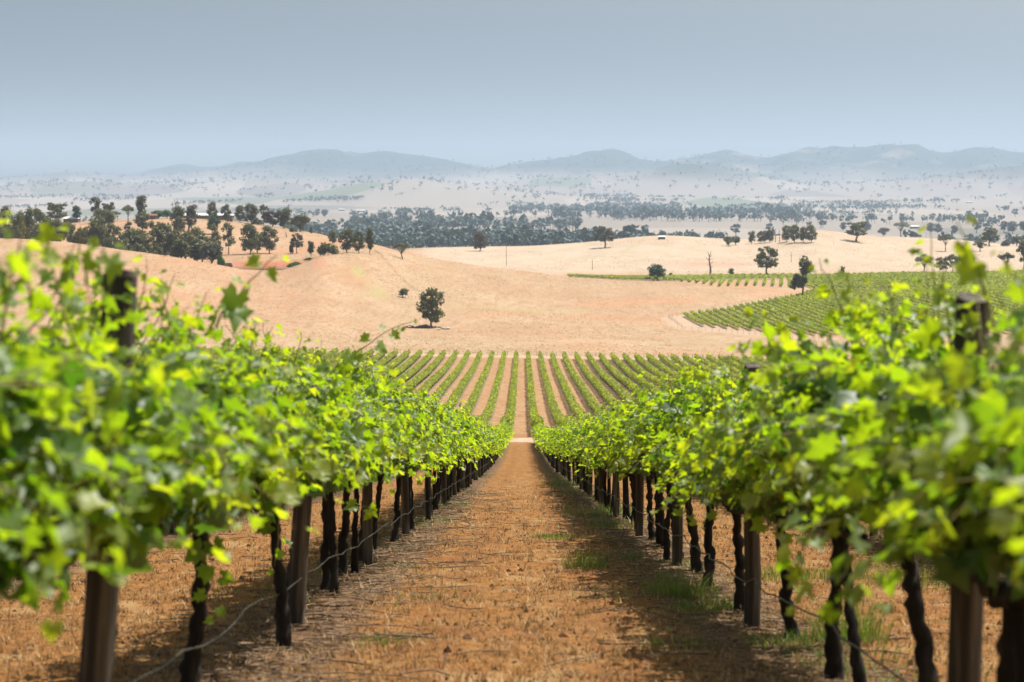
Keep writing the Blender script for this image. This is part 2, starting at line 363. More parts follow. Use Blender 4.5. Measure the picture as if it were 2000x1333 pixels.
# ------------------------------------------------------------------ mesh helpers
def mesh_from(name, V, Fc, mats, tone=None, smooth=False, mi=None):
    """V (n,3); Fc list of index arrays, each (k, corners)"""
    V = np.asarray(V, np.float32)
    me = bpy.data.meshes.new(name)
    me.vertices.add(len(V)); me.vertices.foreach_set("co", V.ravel())
    loops = np.concatenate([np.asarray(f, np.int32).ravel() for f in Fc])
    sizes = np.concatenate([np.full(len(f), np.asarray(f).shape[1], np.int32) for f in Fc])
    starts = np.concatenate([[0], np.cumsum(sizes)[:-1]]).astype(np.int32)
    me.loops.add(len(loops)); me.loops.foreach_set("vertex_index", loops)
    me.polygons.add(len(sizes)); me.polygons.foreach_set("loop_start", starts)
    for m_ in (mats if isinstance(mats, (list, tuple)) else [mats]): me.materials.append(m_)
    if mi is not None: me.polygons.foreach_set("material_index", np.asarray(mi, np.int32))
    me.polygons.foreach_set("use_smooth", np.full(len(sizes), smooth))
    if tone is not None:
        a = me.attributes.new("tone", 'FLOAT', 'POINT'); a.data.foreach_set("value", np.asarray(tone, np.float32))
    me.update(calc_edges=True)
    return me
def link(name, data, parent=None, loc=None, kind=None):
    o = bpy.data.objects.new(name, data); COL.objects.link(o)
    if parent: o.parent = parent
    if loc is not None: o.location = loc
    if kind: o["kind"] = kind
    return o
def tag(o, label, cat, group=None):
    o["label"] = label; o["category"] = cat
    if group: o["group"] = group
    return o

class Buf:
    """collects tubes, boxes and loose faces"""
    def __init__(s): s.v = []; s.q = []; s.t = []; s.n = 0
    def add(s, V, Q=None, T=None):
        V = np.asarray(V, float).reshape(-1, 3)
        if Q is not None: s.q.append(np.asarray(Q) + s.n)
        if T is not None: s.t.append(np.asarray(T) + s.n)
        s.v.append(V); s.n += len(V)
    def tube(s, path, rad, k=6, cap=True, rough=0.0, g=None):
        path = np.asarray(path, float); n = len(path)
        rad = np.broadcast_to(np.asarray(rad, float), (n,))
        tan = np.gradient(path, axis=0); tan /= np.linalg.norm(tan, axis=1)[:, None] + 1e-9
        ref = np.array([0, 0, 1.0]) if abs(tan[0][2]) < .8 else np.array([1.0, 0, 0])
        a = np.cross(tan, ref); a /= np.linalg.norm(a, axis=1)[:, None] + 1e-9
        b = np.cross(tan, a)
        th = np.arange(k) / k * 2 * math.pi
        rr = rad[:, None] * (1 + (rough * (g or rng).standard_normal((n, k)) if rough else 0))
        V = path[:, None, :] + rr[..., None] * (np.cos(th)[None, :, None] * a[:, None, :] + np.sin(th)[None, :, None] * b[:, None, :])
        i = np.arange(n - 1)[:, None] * k; j = np.arange(k)[None, :]; j2 = (j + 1) % k
        Q = np.stack([i + j, i + j2, i + k + j2, i + k + j], -1).reshape(-1, 4)
        V = V.reshape(-1, 3); T = None
        if cap:
            V = np.vstack([V, path[0], path[-1]]); c0, c1 = n*k, n*k + 1
            jj = np.arange(k); j3 = (jj + 1) % k
            T = np.vstack([np.stack([np.full(k, c0), j3, jj], -1), np.stack([np.full(k, c1), (n-1)*k + jj, (n-1)*k + j3], -1)])
        s.add(V, Q, T)
    def box(s, c, size):
        c = np.asarray(c, float); h = np.asarray(size, float) / 2
        V = c + h * np.array([[x, y, z] for x in (-1, 1) for y in (-1, 1) for z in (-1, 1)])
        s.add(V, [[0, 1, 3, 2], [4, 6, 7, 5], [0, 4, 5, 1], [2, 3, 7, 6], [0, 2, 6, 4], [1, 5, 7, 3]])
    def mesh(s, name, m, smooth=True, tone=None):
        V = np.vstack(s.v); Fc = []
        if s.q: Fc.append(np.vstack(s.q))
        if s.t: Fc.append(np.vstack(s.t))
        return mesh_from(name, V, Fc, m, tone, smooth)

def norm(a): return a / (np.linalg.norm(a, axis=-1, keepdims=True) + 1e-9)

# ------------------------------------------------------------------ terrain: one sheet to the horizon
def build_terrain():
    us = np.concatenate([np.linspace(-.9, -.32, 30)[:-1], np.linspace(-.32, .32, 430), np.linspace(.32, .9, 30)[1:]])
    ys = [-70.0]
    while ys[-1] < 15800:
        y = ys[-1]; ys.append(y + max(.12 if y > 4 else 1.2, (y + 6) * .0085))
    ys = np.array(ys)
    Y = np.repeat(ys[:, None], len(us), 1); X = us[None, :] * (np.maximum(Y, -10) + 25) * 1.0
    Z = ground(X, Y)
    nv, nu = Y.shape
    V = np.stack([X, Y, Z], -1).reshape(-1, 3)
    i = np.arange(nv - 1)[:, None] * nu; j = np.arange(nu - 1)[None, :]
    Q = np.stack([i + j, i + j + 1, i + nu + j + 1, i + nu + j], -1).reshape(-1, 4)
    me = mesh_from("ground", V, [Q], M['terrain'], smooth=True)
    x, y, z = V[:, 0], V[:, 1], V[:, 2]
    PX = x / np.maximum(y, 1) * F + 1020
    def setattr_(n, v):
        a = me.attributes.new(n, 'FLOAT', 'POINT'); a.data.foreach_set("value", np.clip(v, 0, 1).astype(np.float32))
    wob = 6 * fbm(x/15, y/15, 61)
    vine = 1 - sstep(504, 507, y + .1 * wob)
    head = sstep(174.5, 176, y) * (1 - sstep(182.5, 184, y)) + sstep(509, 511, y) * (1 - sstep(514, 517, y))
    # bare ground around the right-hand blocks
    pts = [cast(X_, Y_, 520) for X_, Y_ in ((1308, 622), (1340, 641), (1600, 664))]
    edge = [cast(X_, Y_, 520) for X_, Y_ in ((1308, 622), (1420, 601), (1545, 579))]
    def seg(p, q, wd):
        p = np.array(p); q = np.array(q); d = q - p; L = (d**2).sum()
        t = np.clip(((x - p[0]) * d[0] + (y - p[1]) * d[1]) / L, 0, 1)
        return 1 - sstep(wd * .6, wd, np.hypot(x - p[0] - t * d[0], y - p[1] - t * d[1]))
    for a, b in zip(pts[:-1], pts[1:]): head = np.maximum(head, .8 * seg((a[0] + 2, a[1] + 3), (b[0] + 2, b[1] + 3), 7))
    for a, b in zip(edge[:-1], edge[1:]): head = np.maximum(head, .8 * seg((a[0] + 3, a[1]), (b[0] + 3, b[1]), 7))
    head = np.maximum(head, .9 * seg(cast(1560, 541.5, 900), cast(2000, 531, 900), 9))
    head = np.maximum(head, .9 * seg(cast(1120, 543, 900), cast(1560, 541.5, 900), 8))
    # graded track over the far right paddock
    head = np.maximum(head, .6 * seg(cast(1780, 474, 1100), cast(1840, 504, 1050), 9))
    # earth dam: red banks; green seepage patches
    red = np.zeros_like(x)
    def blob(Xc, d, rx, ry): return np.exp(-(((PX - Xc) / rx)**2 + ((y - d) / ry)**2))
    red = np.maximum(red, 1.6 * blob(515, 922, 75, 14)); red = np.maximum(red, .6 * blob(620, 868, 22, 45))
    red = np.maximum(red, .3 * blob(560, 840, 60, 40)); red = np.maximum(red, .25 * blob(460, 800, 90, 70)); red = np.maximum(red, .3 * blob(690, 850, 40, 50))
    red = np.maximum(red, .4 * blob(1390, 1240, 90, 30)) + .12 * sstep(.1, .5, fbm(x/90, y/140, 71)) * (y > 520) * (y < 1700)
    red = np.maximum(red, .14 * sstep(560, 640, y) * (1 - sstep(1200, 1300, y)) * (1 - sstep(560, 860, PX)))
    green = .8 * blob(700, 862, 14, 18) + .6 * blob(735, 815, 18, 22) + .45 * blob(560, 945, 70, 7)
    sw = 1 - np.minimum(1, np.abs(y - (800 - (PX - 1000) * .05)) / 7)
    green = np.maximum(green, .5 * np.maximum(sw, 0) * sstep(860, 890, PX) * (1 - sstep(1100, 1180, PX)))
    green = np.maximum(green, .5 * (1 - sstep(2, 6, np.abs(PX - 1240 - (y - 1450) * .3))) * sstep(1330, 1400, y) * (1 - sstep(1500, 1550, y)))
    slope = np.abs(z + 72)
    wood = sstep(60, 190, slope + 60 * fbm(x/800, y/800, 81, 5)) * sstep(8600, 9600, y)
    n = 0.5 + fbm(x/350, y/350, 85)
    setattr_("vine", vine); setattr_("track", head); setattr_("red", red * (y > 520)); setattr_("green", green)
    setattr_("wood", wood); setattr_("pale", .75 * sstep(1060, 1180, y) * sstep(780, 860, PX))
    o = link("ground", me); o["kind"] = "structure"
    return o
build_terrain()

# dam water
def pond():
    pts = [cast(456, 528, 840)] + []
    xy = [(upx(452) * 862, 862), (upx(575) * 862, 862), (upx(575) * 918, 918), (upx(452) * 918, 918)]
    V = [(x, y, -37.75) for x, y in xy]
    o = link("pond_water", mesh_from("pond_water", V, [[[0, 1, 2, 3]]], M['water'])); o["kind"] = "structure"
pond()

# ------------------------------------------------------------------ grapevines
HALF = [(.10, -.20), (.34, -.26), (.36, -.03), (.53, .10), (.34, .20), (.38, .43), (.17, .40)]
OUT = np.array([(0, -.04)] + HALF + [(0, .70)] + [(-a, b) for a, b in HALF[::-1]])       # lobed vine leaf outline
OUT_MD = np.array([(0, -.06), (.32, -.24), (.52, .10), (.36, .42), (0, .70), (-.36, .42), (-.52, .10), (-.32, -.24)])

def leaves(P, tipdir, nrm, size, tone, lod, g):
    """P (n,3) leaf base, tip direction, normal, size -> verts, faces, tone"""
    n = len(P)
    nrm = norm(nrm); tip = norm(tipdir - nrm * (tipdir * nrm).sum(1)[:, None]); side = np.cross(tip, nrm)
    o2 = OUT if lod == 0 else OUT_MD
    L = np.vstack([[(0, .12)], o2]) if lod == 0 else o2
    lx = L[:, 0][None] * (1 + .12 * g.standard_normal((n, 1))); ly = L[:, 1][None] + .25
    fold = g.uniform(-.15, .75, (n, 1)); droop = g.uniform(-.1, .55, (n, 1)); tw = g.uniform(-.4, .4, (n, 1))
    lz = fold * np.abs(lx) - droop * ly**2 + tw * lx * ly
    if lod == 0: lz = lz + .075 * g.standard_normal(lx.shape)
    V = P[:, None, :] + size[:, None, None] * (lx[..., None] * side[:, None] + ly[..., None] * tip[:, None] + lz[..., None] * nrm[:, None])
    k = len(L); base = np.arange(n)[:, None, None] * k
    if lod == 0:
        m = len(o2); j = np.arange(m)
        f = np.stack([np.zeros(m, int), 1 + j, 1 + (j + 1) % m], -1)
    else:
        f = np.array([[0, 1, 2, 3], [0, 3, 4, 5], [0, 5, 6, 7]])
    Fc = (base + f[None]).reshape(-1, f.shape[1])
    return V.reshape(-1, 3), Fc, np.repeat(tone, k)

def shoot_path(g, p0, d0, length, n, grav):
    pts = [np.array(p0, float)]; d = np.array(d0, float); st = length / n
    for i in range(n):
        d = d + np.array([g.normal(0, .13), g.normal(0, .13), -grav * st * (0.6 + i / n)])
        d = d / np.linalg.norm(d); pts.append(pts[-1] + d * st)
    return np.array(pts)

def make_vine(seed, lod, shoots=94, per=16, lsize=.121, upright=8, hang=4):
    """one vine: trunk mesh, foliage mesh, stem mesh (local frame: x across the row, y along it)"""
    g = np.random.default_rng(seed)
    tb = Buf(); k = 11 if lod == 0 else (6 if lod == 1 else 4)
    n = 26 if lod == 0 else 6
    z = np.linspace(-.06, .96, n)
    lx, ly = g.uniform(-.06, .06), g.uniform(-.05, .05)
    kink = g.normal(0, .016, (n, 2)) * (14 / n)**.5 * .6; kink[:max(2, n // 4)] *= .15
    tp = np.stack([lx * (1 - z) + np.cumsum(kink[:, 0]) * .9, ly * (1 - z) + np.cumsum(kink[:, 1]) * .9, z], 1)
    tp[:, :2] -= tp[-1, :2]
    rad = .041 + .020 * np.exp(-z / .10) - .010 * z + (g.normal(0, .004, n) if lod == 0 else 0)
    tb.tube(tp, rad, k, rough=.14 if lod == 0 else .05, g=g)
    for s in (-1, 1):
        yy = np.linspace(0, 1.03, 7) * s
        ap = np.stack([g.normal(0, .012, 7), yy, .93 + .04 * np.abs(yy) + g.normal(0, .012, 7)], 1); ap[0] = tp[-1] - (0, 0, .03)
        tb.tube(ap, np.linspace(.036, .020, 7), max(4, k - 3), rough=.06, g=g)
    P, TD, NR, SZ, TN = [], [], [], [], []
    sb = Buf()
    def add_shoot(p0, d0, length, nn, grav, young=0.0, sz=1.0):
        path = shoot_path(g, p0, d0, length, nn, grav)
        if lod == 0:
            sb.tube(path, np.linspace(.0042, .0016, len(path)), 4, cap=False)
        for i in range(1, len(path)):
            f = i / (len(path) - 1)
            d = path[i] - path[i-1]; d /= np.linalg.norm(d)
            a = g.uniform(0, 2*math.pi)
            out = np.array([math.cos(a), math.sin(a), .2]); pet = .06 * (1 - .6 * f) * g.uniform(.5, 1.5)
            p = path[i] + out * pet
            outw = np.array([np.sign(p[0]) * min(1, abs(p[0]) * 3), 0, .1])
            nr = np.array([0, 0, .75]) + .55 * outw + .62 * g.standard_normal(3)
            td = out * np.array([1, 1, 0]) + .4 * outw + np.array([0, 0, -.55]) + .3 * g.standard_normal(3)
            P.append(p); TD.append(td); NR.append(nr)
            SZ.append(sz * lsize * g.uniform(.75, 1.28) * (1.08 - .62 * f**2.2 if length > .3 else .8))
            TN.append(np.clip(.30 + .55 * f**3 + young + .19 * g.standard_normal(), 0, 1))
    for i in range(shoots):
        y0 = g.uniform(-1.06, 1.06); sd = g.choice((-1, 1))
        ln = g.uniform(.5, 1.04)
        d0 = norm(np.array([sd * abs(g.normal(.25, .38)), g.normal(0, .3), 1.0]))
        add_shoot((g.normal(0, .05), y0, .95 + g.uniform(-.02, .1)), d0, ln, per, 1.7)
    for i in range(hang * 2):                               # shoots flopped to the side
        sd = g.choice((-1, 1)); y0 = g.uniform(-1, 1)
        add_shoot((sd * .14, y0, 1.08 + g.uniform(0, .42)), norm(np.array([sd * 1.0, g.normal(0, .4), .45])), g.uniform(.4, .8), per, 3.7)
    for i in range(upright):                                # tips standing above the canopy
        y0 = g.uniform(-1, 1)
        add_shoot((g.normal(0, .12), y0, 1.55), norm(np.array([g.normal(0, .28), g.normal(0, .25), 1.0])), g.uniform(.25, .5), 9, .4, .25, .62)
    for i in range(260 if lod < 2 else 150):                # mature leaves added mid-canopy to block sun, interior shade put into their dark tone
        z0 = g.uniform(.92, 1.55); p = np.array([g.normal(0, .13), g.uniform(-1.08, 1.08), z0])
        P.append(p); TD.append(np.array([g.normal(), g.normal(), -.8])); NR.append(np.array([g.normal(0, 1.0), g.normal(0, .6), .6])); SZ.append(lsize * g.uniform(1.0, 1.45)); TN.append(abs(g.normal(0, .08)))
    P, TD, NR, SZ, TN = map(np.array, (P, TD, NR, SZ, TN))
    if lod == 2:
        keep = g.random(len(P)) < .42; P, TD, NR, SZ, TN = P[keep], TD[keep], NR[keep], SZ[keep] * 1.5, TN[keep]
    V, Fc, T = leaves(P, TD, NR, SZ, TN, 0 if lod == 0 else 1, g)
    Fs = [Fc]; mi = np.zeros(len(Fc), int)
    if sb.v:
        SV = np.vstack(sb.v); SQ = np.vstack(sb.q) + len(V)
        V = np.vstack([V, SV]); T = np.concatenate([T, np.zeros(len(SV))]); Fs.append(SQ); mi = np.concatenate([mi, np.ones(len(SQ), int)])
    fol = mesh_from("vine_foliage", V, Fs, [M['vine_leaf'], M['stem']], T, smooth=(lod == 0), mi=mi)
    trunk = tb.mesh("vine_trunk", M['bark'])
    return trunk, fol

VAR = {0: [make_vine(100 + i, 0) for i in range(7)], 1: [make_vine(200 + i, 1, per=14) for i in range(4)],
       2: [make_vine(300 + i, 2, per=12) for i in range(3)]}
ROW = 3.05
VY0 = {-1: 7.65, 1: 7.95, -2: 7.1, 2: 8.4}
PITCHV = 2.1
def vine_at(row, y, idx):
    x = (abs(row) - .5) * ROW * (1 if row > 0 else -1) - (0.0 if row > 0 else 0.0)
    lod = 0 if y < 30 else (1 if y < 75 else 2)
    if abs(row) == 2: lod = 1 if y < 55 else 2
    tr, fo = random.choice(VAR[lod])
    flip = random.random() < .5
    rz = math.pi if flip else 0.0
    sl = (gz(x, y + 2) - gz(x, y - 2)) / 4
    o = link("grapevine", None, loc=(x + random.gauss(0, .03), y, gz(x, y) - .01))
    o.rotation_euler = (math.atan(sl) * (1 if not flip else -1), 0, rz + random.gauss(0, .03))
    s = random.uniform(.94, 1.05); o.scale = (s * random.uniform(.92, 1.08), 1.0, s * (.88 if (row == 1 and y < 6.5) else .90 if y < 5.8 else (.95 if y < 9 else .99) if row < 0 else (.81 if row == 1 and 11 < y < 15 else .90 if y < 7 else .94 if y < 9.6 else .89)))
    t = link("trunk", tr, o)
    # trunks lean a little towards the path
    lean = random.gauss(.09, .06) * (1 if row < 0 else -1) * (-1 if flip else 1)
    t.matrix_local = Matrix(((1, 0, lean, -lean * .95), (0, 1, random.gauss(0, .05), 0), (0, 0, 1, 0), (0, 0, 0, 1)))
    if random.random() < .5:                       # many vines have a second, thinner stem
        t2 = link("trunk", random.choice(VAR[lod])[0], o); dy = random.choice((-1, 1)) * random.uniform(.16, .42); l2 = lean + random.gauss(0, .06)
        t2.matrix_local = Matrix(((.72, 0, l2, -l2 * .95), (0, .30, -dy * .85, dy), (0, 0, .97, 0), (0, 0, 0, 1)))
    link("foliage", fo, o, loc=(0, 0, .07 if row < 0 else .15))
    return o
SIDE = {-1: "left of the dirt path", 1: "right of the dirt path", -2: "second left of the path", 2: "second right of the path"}
near_vines = {}
for row in (-1, 1, -2, 2):
    y = VY0[row] - (4.2 if abs(row) == 1 else -8.4)
    i = 0
    while y < (173 if abs(row) == 1 else 138):
        o = vine_at(row, y, i)
        tag(o, "leafy grapevine with dark gnarled trunk in the row " + SIDE[row], "grapevine", "grapevines in the row " + SIDE[row])
        near_vines[(row, round(y, 2))] = o
        y += PITCHV; i += 1
def nv(row, k): return near_vines[(row, round(VY0[row] + PITCHV * k, 2))]
def own(o, lab):
    o["label"] = lab
own(nv(-1, 0), "grapevine just behind the tall leaning post left of the path")
own(nv(-1, 1), "grapevine with a leafy shoot hanging down its dark trunk left of the path")
own(nv(-1, 3), "grapevine just past the second post of the row left of the path")
own(nv(-1, -1), "grapevine at the left picture edge, in front of the tall leaning post")
own(nv(1, 2), "grapevine just in front of the flat-topped post poking out right of the path")
own(nv(1, 1), "grapevine between the two near posts right of the path, next to a grass tuft")
own(nv(1, 0), "grapevine just behind the large front post right of the path")

# long free shoots of particular vines (a part of the vine they grow from)
def free_shoot(owner, p0, p1, sag, n, lsz, seed, tone0=.45, bare=0.0):
    g = np.random.default_rng(seed)
    p0 = np.array(p0, float); p1 = np.array(p1, float)
    t = np.linspace(0, 1, n)[:, None]
    path = p0 * (1 - t) + p1 * t + np.array([0, 0, 1.0]) * sag * 4 * t * (1 - t) + g.normal(0, .006, (n, 3)) * np.array([1, 1, 1])
    tb = Buf(); tb.tube(path, np.linspace(.0052, .0018, n), 5, cap=False)
    P, TD, NR, SZ, TN = [], [], [], [], []
    for i in range(1, n):
        f = i / (n - 1); a = i * 2.6 + g.uniform(-.5, .5)
        if f < bare: continue
        out = np.array([math.cos(a), -.5 * abs(math.sin(a)), .35 * math.sin(a)])
        P.append(path[i] + out * .03); TD.append(out + np.array([0, 0, -.4])); NR.append(np.array([.1, -.75, .6]) + .4 * g.standard_normal(3))
        SZ.append(lsz * (1.1 - .72 * f**1.6) * g.uniform(.8, 1.2)); TN.append(min(1, tone0 + .5 * f))
    inv = owner.matrix_basis.inverted()
    V, Fc, T = leaves(np.array(P), np.array(TD), np.array(NR), np.array(SZ), np.array(TN), 0, g)
    tr = lambda A: np.array([inv @ Vector(p) for p in A])
    me = mesh_from("free_shoot", tr(V), [Fc], M['vine_leaf'], T, smooth=True)
    st = tb.mesh("free_shoot_stem", M['stem']); co = np.array([inv @ v.co for v in st.vertices]); st.vertices.foreach_set("co", co.astype(np.float32).ravel())
    s = link("hanging_shoot", st, owner); link("shoot_leaves", me, s)
def at(X, Y, d): return (float(upx(X) * d), d, float(zpx(Y, d)))
free_shoot(nv(-1, 2), at(640, 735, 11.6), at(800, 628, 11.4), .03, 11, .10, 1)
free_shoot(nv(-1, 0), at(420, 640, 7.9), at(540, 500, 7.8), .02, 8, .12, 2)
free_shoot(nv(-1, -1), at(160, 560, 6.0), at(208, 480, 6.0), .02, 6, .11, 3, .45, .5)
free_shoot(nv(-1, -1), at(60, 610, 5.6), at(45, 430, 5.6), .0, 7, .10, 4)
free_shoot(nv(-1, 0), at(130, 560, 6.6), at(160, 455, 6.6), .0, 7, .09, 14)
free_shoot(nv(1, -1), at(1945, 640, 5.5), at(1872, 425, 5.6), .01, 6, .13, 5, .6, .5)
free_shoot(nv(1, 0), at(1860, 690, 6.6), at(1835, 500, 6.6), .01, 7, .09, 6, .6)
free_shoot(nv(1, 1), at(1660, 640, 8.9), at(1600, 505, 8.9), .01, 8, .09, 7, .5)
free_shoot(nv(1, 3), at(1560, 700, 12.6), at(1500, 600, 12.6), .01, 8, .08, 8, .5)
free_shoot(nv(-1, 1), at(395, 1000, 9.3), at(415, 1215, 9.1), .01, 9, .125, 9, .1)
free_shoot(nv(1, 1), at(1500, 1010, 11.0), at(1590, 1160, 11.4), .04, 10, .10, 11, .6)
free_shoot(nv(-1, 3), at(690, 985, 13.8), at(740, 1010, 13.6), .02, 6, .09, 12, .4)
free_shoot(nv(-1, 2), at(540, 1000, 11.6), at(530, 1110, 11.5), .0, 5, .11, 13, .1)

# the remaining vines: rows further out on this slope, the block across the headland and the far blocks
class Quads:
    def __init__(s): s.V = []; s.T = []; s.m = []
    def hedge(s, ax, ay, bx, by, per_m, size, wid, z0, z1, g):
        L = math.hypot(bx - ax, by - ay); n = max(4, int(L * per_m))
        t = g.random(n); cx = ax + (bx - ax) * t; cyy = ay + (by - ay) * t
        kp = (vnoise(t * L / 2.3 + ay, t * 0 + ax * 1.7, 12) > -.40) | (g.random(n) < .25)
        t, cx, cyy = t[kp], cx[kp], cyy[kp]; n = len(t)
        a = g.uniform(-1, 1, n); h = g.beta(1.6, 1.3, n)
        # lumpy hedge: width and top vary along the row
        al = t * L
        top = z1 + .34 * vnoise(al / .9 + ax, al * 0 + ax, 5) + .12 * vnoise(al / .35, al * 0 + ax, 6)
        w = wid * (1 - .45 * np.abs(h - .55)) * (1 + .5 * vnoise(al / 1.1, al * 0 + ax * 3, 7))
        dx, dy = (bx - ax) / max(L, .01), (by - ay) / max(L, .01)
        off = np.sign(a) * np.abs(a)**.6 * w
        px = cx + off * dy; py = cyy - off * dx
        pz = ground(cx, cyy) + z0 + (top - z0) * h
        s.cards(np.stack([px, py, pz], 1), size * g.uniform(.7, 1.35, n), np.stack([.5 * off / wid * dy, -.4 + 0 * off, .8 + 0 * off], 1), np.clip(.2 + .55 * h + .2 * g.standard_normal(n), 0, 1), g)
    def cards(s, P, size, nbias, tone, g, spread=.7):
        n = len(P)
        nr = norm(nbias + spread * g.standard_normal((n, 3))); r = norm(g.standard_normal((n, 3)))
        a = norm(np.cross(nr, r)); b = np.cross(nr, a)
        q = np.array([(-.5, -.4), (.5, -.5), (.45, .5), (-.4, .45)])
        V = P[:, None, :] + size[:, None, None] * (q[None, :, 0, None] * a[:, None] + q[None, :, 1, None] * b[:, None])
        s.V.append(V.reshape(-1, 3)); s.T.append(np.repeat(tone, 4)); s.m.append(np.zeros(n, int))
    def stakes(s, xy, z0, z1, r, mi):
        x, y = np.asarray(xy).T; z = ground(x, y); n = len(x)
        for ang in (0.3, 1.87):
            dx, dy = r * math.cos(ang), r * math.sin(ang)
            V = np.stack([np.stack([x - dx, y - dy, z + z0], 1), np.stack([x + dx, y + dy, z + z0], 1),
                          np.stack([x + dx, y + dy, z + z1], 1), np.stack([x - dx, y - dy, z + z1], 1)], 1)
            s.V.append(V.reshape(-1, 3)); s.T.append(np.zeros(n * 4)); s.m.append(np.full(n, mi))
    def mesh(s, name, mats):
        V = np.vstack(s.V); n = len(V) // 4
        return mesh_from(name, V, [np.arange(n * 4).reshape(-1, 4)], mats, np.concatenate(s.T), mi=np.concatenate(s.m))

Q = Quads()
gq = np.random.default_rng(11)
def rowx(k): return (abs(k) - .5) * ROW * (1 if k > 0 else -1)
def run(ax, ay, bx, by, dens, size, wid=.42, z0=.72, z1=1.78, trunks=True):
    L = math.hypot(bx - ax, by - ay)
    if L < 2: return
    nseg = max(1, int(L / 25))
    for i in range(nseg):
        t0, t1 = i / nseg, (i + 1) / nseg
        x0, y0, x1, y1 = ax + (bx-ax)*t0, ay + (by-ay)*t0, ax + (bx-ax)*t1, ay + (by-ay)*t1
        ym = (y0 + y1) / 2
        Q.hedge(x0, y0, x1, y1, dens(ym), size(ym), wid, z0, z1, gq)
    if trunks:
        n = int(L / PITCHV); t = (np.arange(n) + .5) / max(n, 1)
        Q.stakes(np.stack([ax + (bx-ax)*t, ay + (by-ay)*t], 1), -.1, .95, .05, 1)
nd = lambda y: 230 if y < 60 else (130 if y < 110 else 90)
nsz = lambda y: .13 if y < 60 else .17
for sgn in (-1, 1):
    run(rowx(2*sgn), 138, rowx(2*sgn), 173.5, lambda y: 200, lambda y: .15)
    for k in range(3, 15):
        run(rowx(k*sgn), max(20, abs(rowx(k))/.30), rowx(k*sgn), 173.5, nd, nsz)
fd = lambda y: float(np.interp(y, [184, 260, 360, 510], [110, 76, 54, 38]))
fs = lambda y: float(np.interp(y, [184, 300, 510], [.17, .21, .26]))
for sgn in (-1, 1):
    for k in range(1, 32):
        x = rowx(k * sgn)
        ys = max(185, abs(x) / .26)
        if k > 24 and sgn < 0 and False: continue
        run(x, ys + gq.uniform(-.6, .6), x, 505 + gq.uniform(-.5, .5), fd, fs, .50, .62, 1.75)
# right-hand blocks, rows nearly in line with the view
def poly_rows(poly, dirx, sp, dens, size, **kw):
    """rows x = x0 + dirx*(y-y0), clipped to a world polygon"""
    poly = np.array(poly); xs = poly[:, 0] - dirx * poly[:, 1]
    c = xs.min() + sp * .5
    while c < xs.max():
        hits = []
        for a, b in zip(poly, np.roll(poly, -1, 0)):
            fa, fb = a[0] - dirx * a[1] - c, b[0] - dirx * b[1] - c
            if fa * fb < 0:
                t = fa / (fa - fb); hits.append(a[1] + (b[1] - a[1]) * t)
        hits.sort()
        for y0, y1 in zip(hits[::2], hits[1::2]): run(c + dirx*y0, y0, c + dirx*y1, y1, dens, size, **kw)
        c += sp
PW = lambda *pp: [cast(X, Y, 530) for X, Y in pp]
r1 = PW((1333, 619), (1364, 638), (1480, 648), (1600, 656)) + [(150, 625), (235, 625), (235, 800)] 
far_edge = PW((1545, 583), (1452, 601), (1413, 609))
rd = lambda y: float(np.interp(y, [640, 800, 1100], [34, 21, 12]))
rs = lambda y: float(np.interp(y, [640, 800, 1100], [.34, .44, .6]))
r1 = r1 + [(upx(1760) * 818, 818)] + far_edge
poly_rows(r1, -.03, 3.4, rd, rs, wid=.62)
r2 = [(upx(1552) * 880, 880), (upx(1640) * 835, 835), (upx(1760) * 828, 828), (upx(2060) * 812, 812), (upx(2090) * 925, 925), (upx(1600) * 950, 950)]
poly_rows(r2, -.03, 3.4, rd, rs, wid=.62)
r3 = [(upx(1590) * 962, 962), (upx(2090) * 935, 935), (upx(2090) * 1092, 1092), (upx(1560) * 1072, 1072), (upx(1545) * 1000, 1000)]
poly_rows(r3, -.03, 3.4, rd, rs, wid=.62)
r0 = PW((1310, 549), (1545, 545), (1545, 562), (1400, 560.5))
poly_rows(r0, .131, 4.2, rd, rs, wid=.62)
r00 = [(upx(1110) * 1030, 1030), (upx(1300) * 1010, 1010), (upx(1585) * 1060, 1060), (upx(1585) * 1084, 1084), (upx(1300) * 1070, 1070), (upx(1110) * 1060, 1060)]
poly_rows(r00, .35, 4.0, rd, rs, wid=.6)
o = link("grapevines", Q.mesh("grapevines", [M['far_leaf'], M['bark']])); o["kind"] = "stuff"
o["label"] = "long green rows of grapevines on the far slope and beyond"; o["category"] = "vineyard"

# ------------------------------------------------------------------ trellis posts, wires, drip hose
def post_mesh(seed, h, r):
    g = np.random.default_rng(seed); b = Buf()
    z = np.array([-.3, 0, .3, .7, 1.1, 1.4, h - .012, h]); z = z[(z < h - .1) | (z >= h - .02)]
    rad = np.full(len(z), r) * (1 + g.normal(0, .015, len(z))); rad[-1] = r * .93
    b.tube(np.stack([g.normal(0, .004, len(z)), g.normal(0, .004, len(z)), z], 1), rad, 28, rough=.012, g=g)
    return b.mesh("trellis_post", M["post"], False)
PM = [post_mesh(400 + i, 1.56, .052) for i in range(4)]
def post(row, y, me=None, lean=0.0):
    x = rowx(row)
    o = link("trellis_post", me or random.choice(PM), loc=(x, y, gz(x, y)))
    o.rotation_euler = (random.gauss(0, .015), lean if lean else random.gauss(0, .02), random.uniform(0, 6))
    if lean: o.rotation_euler = (0, lean, 0)
    return o
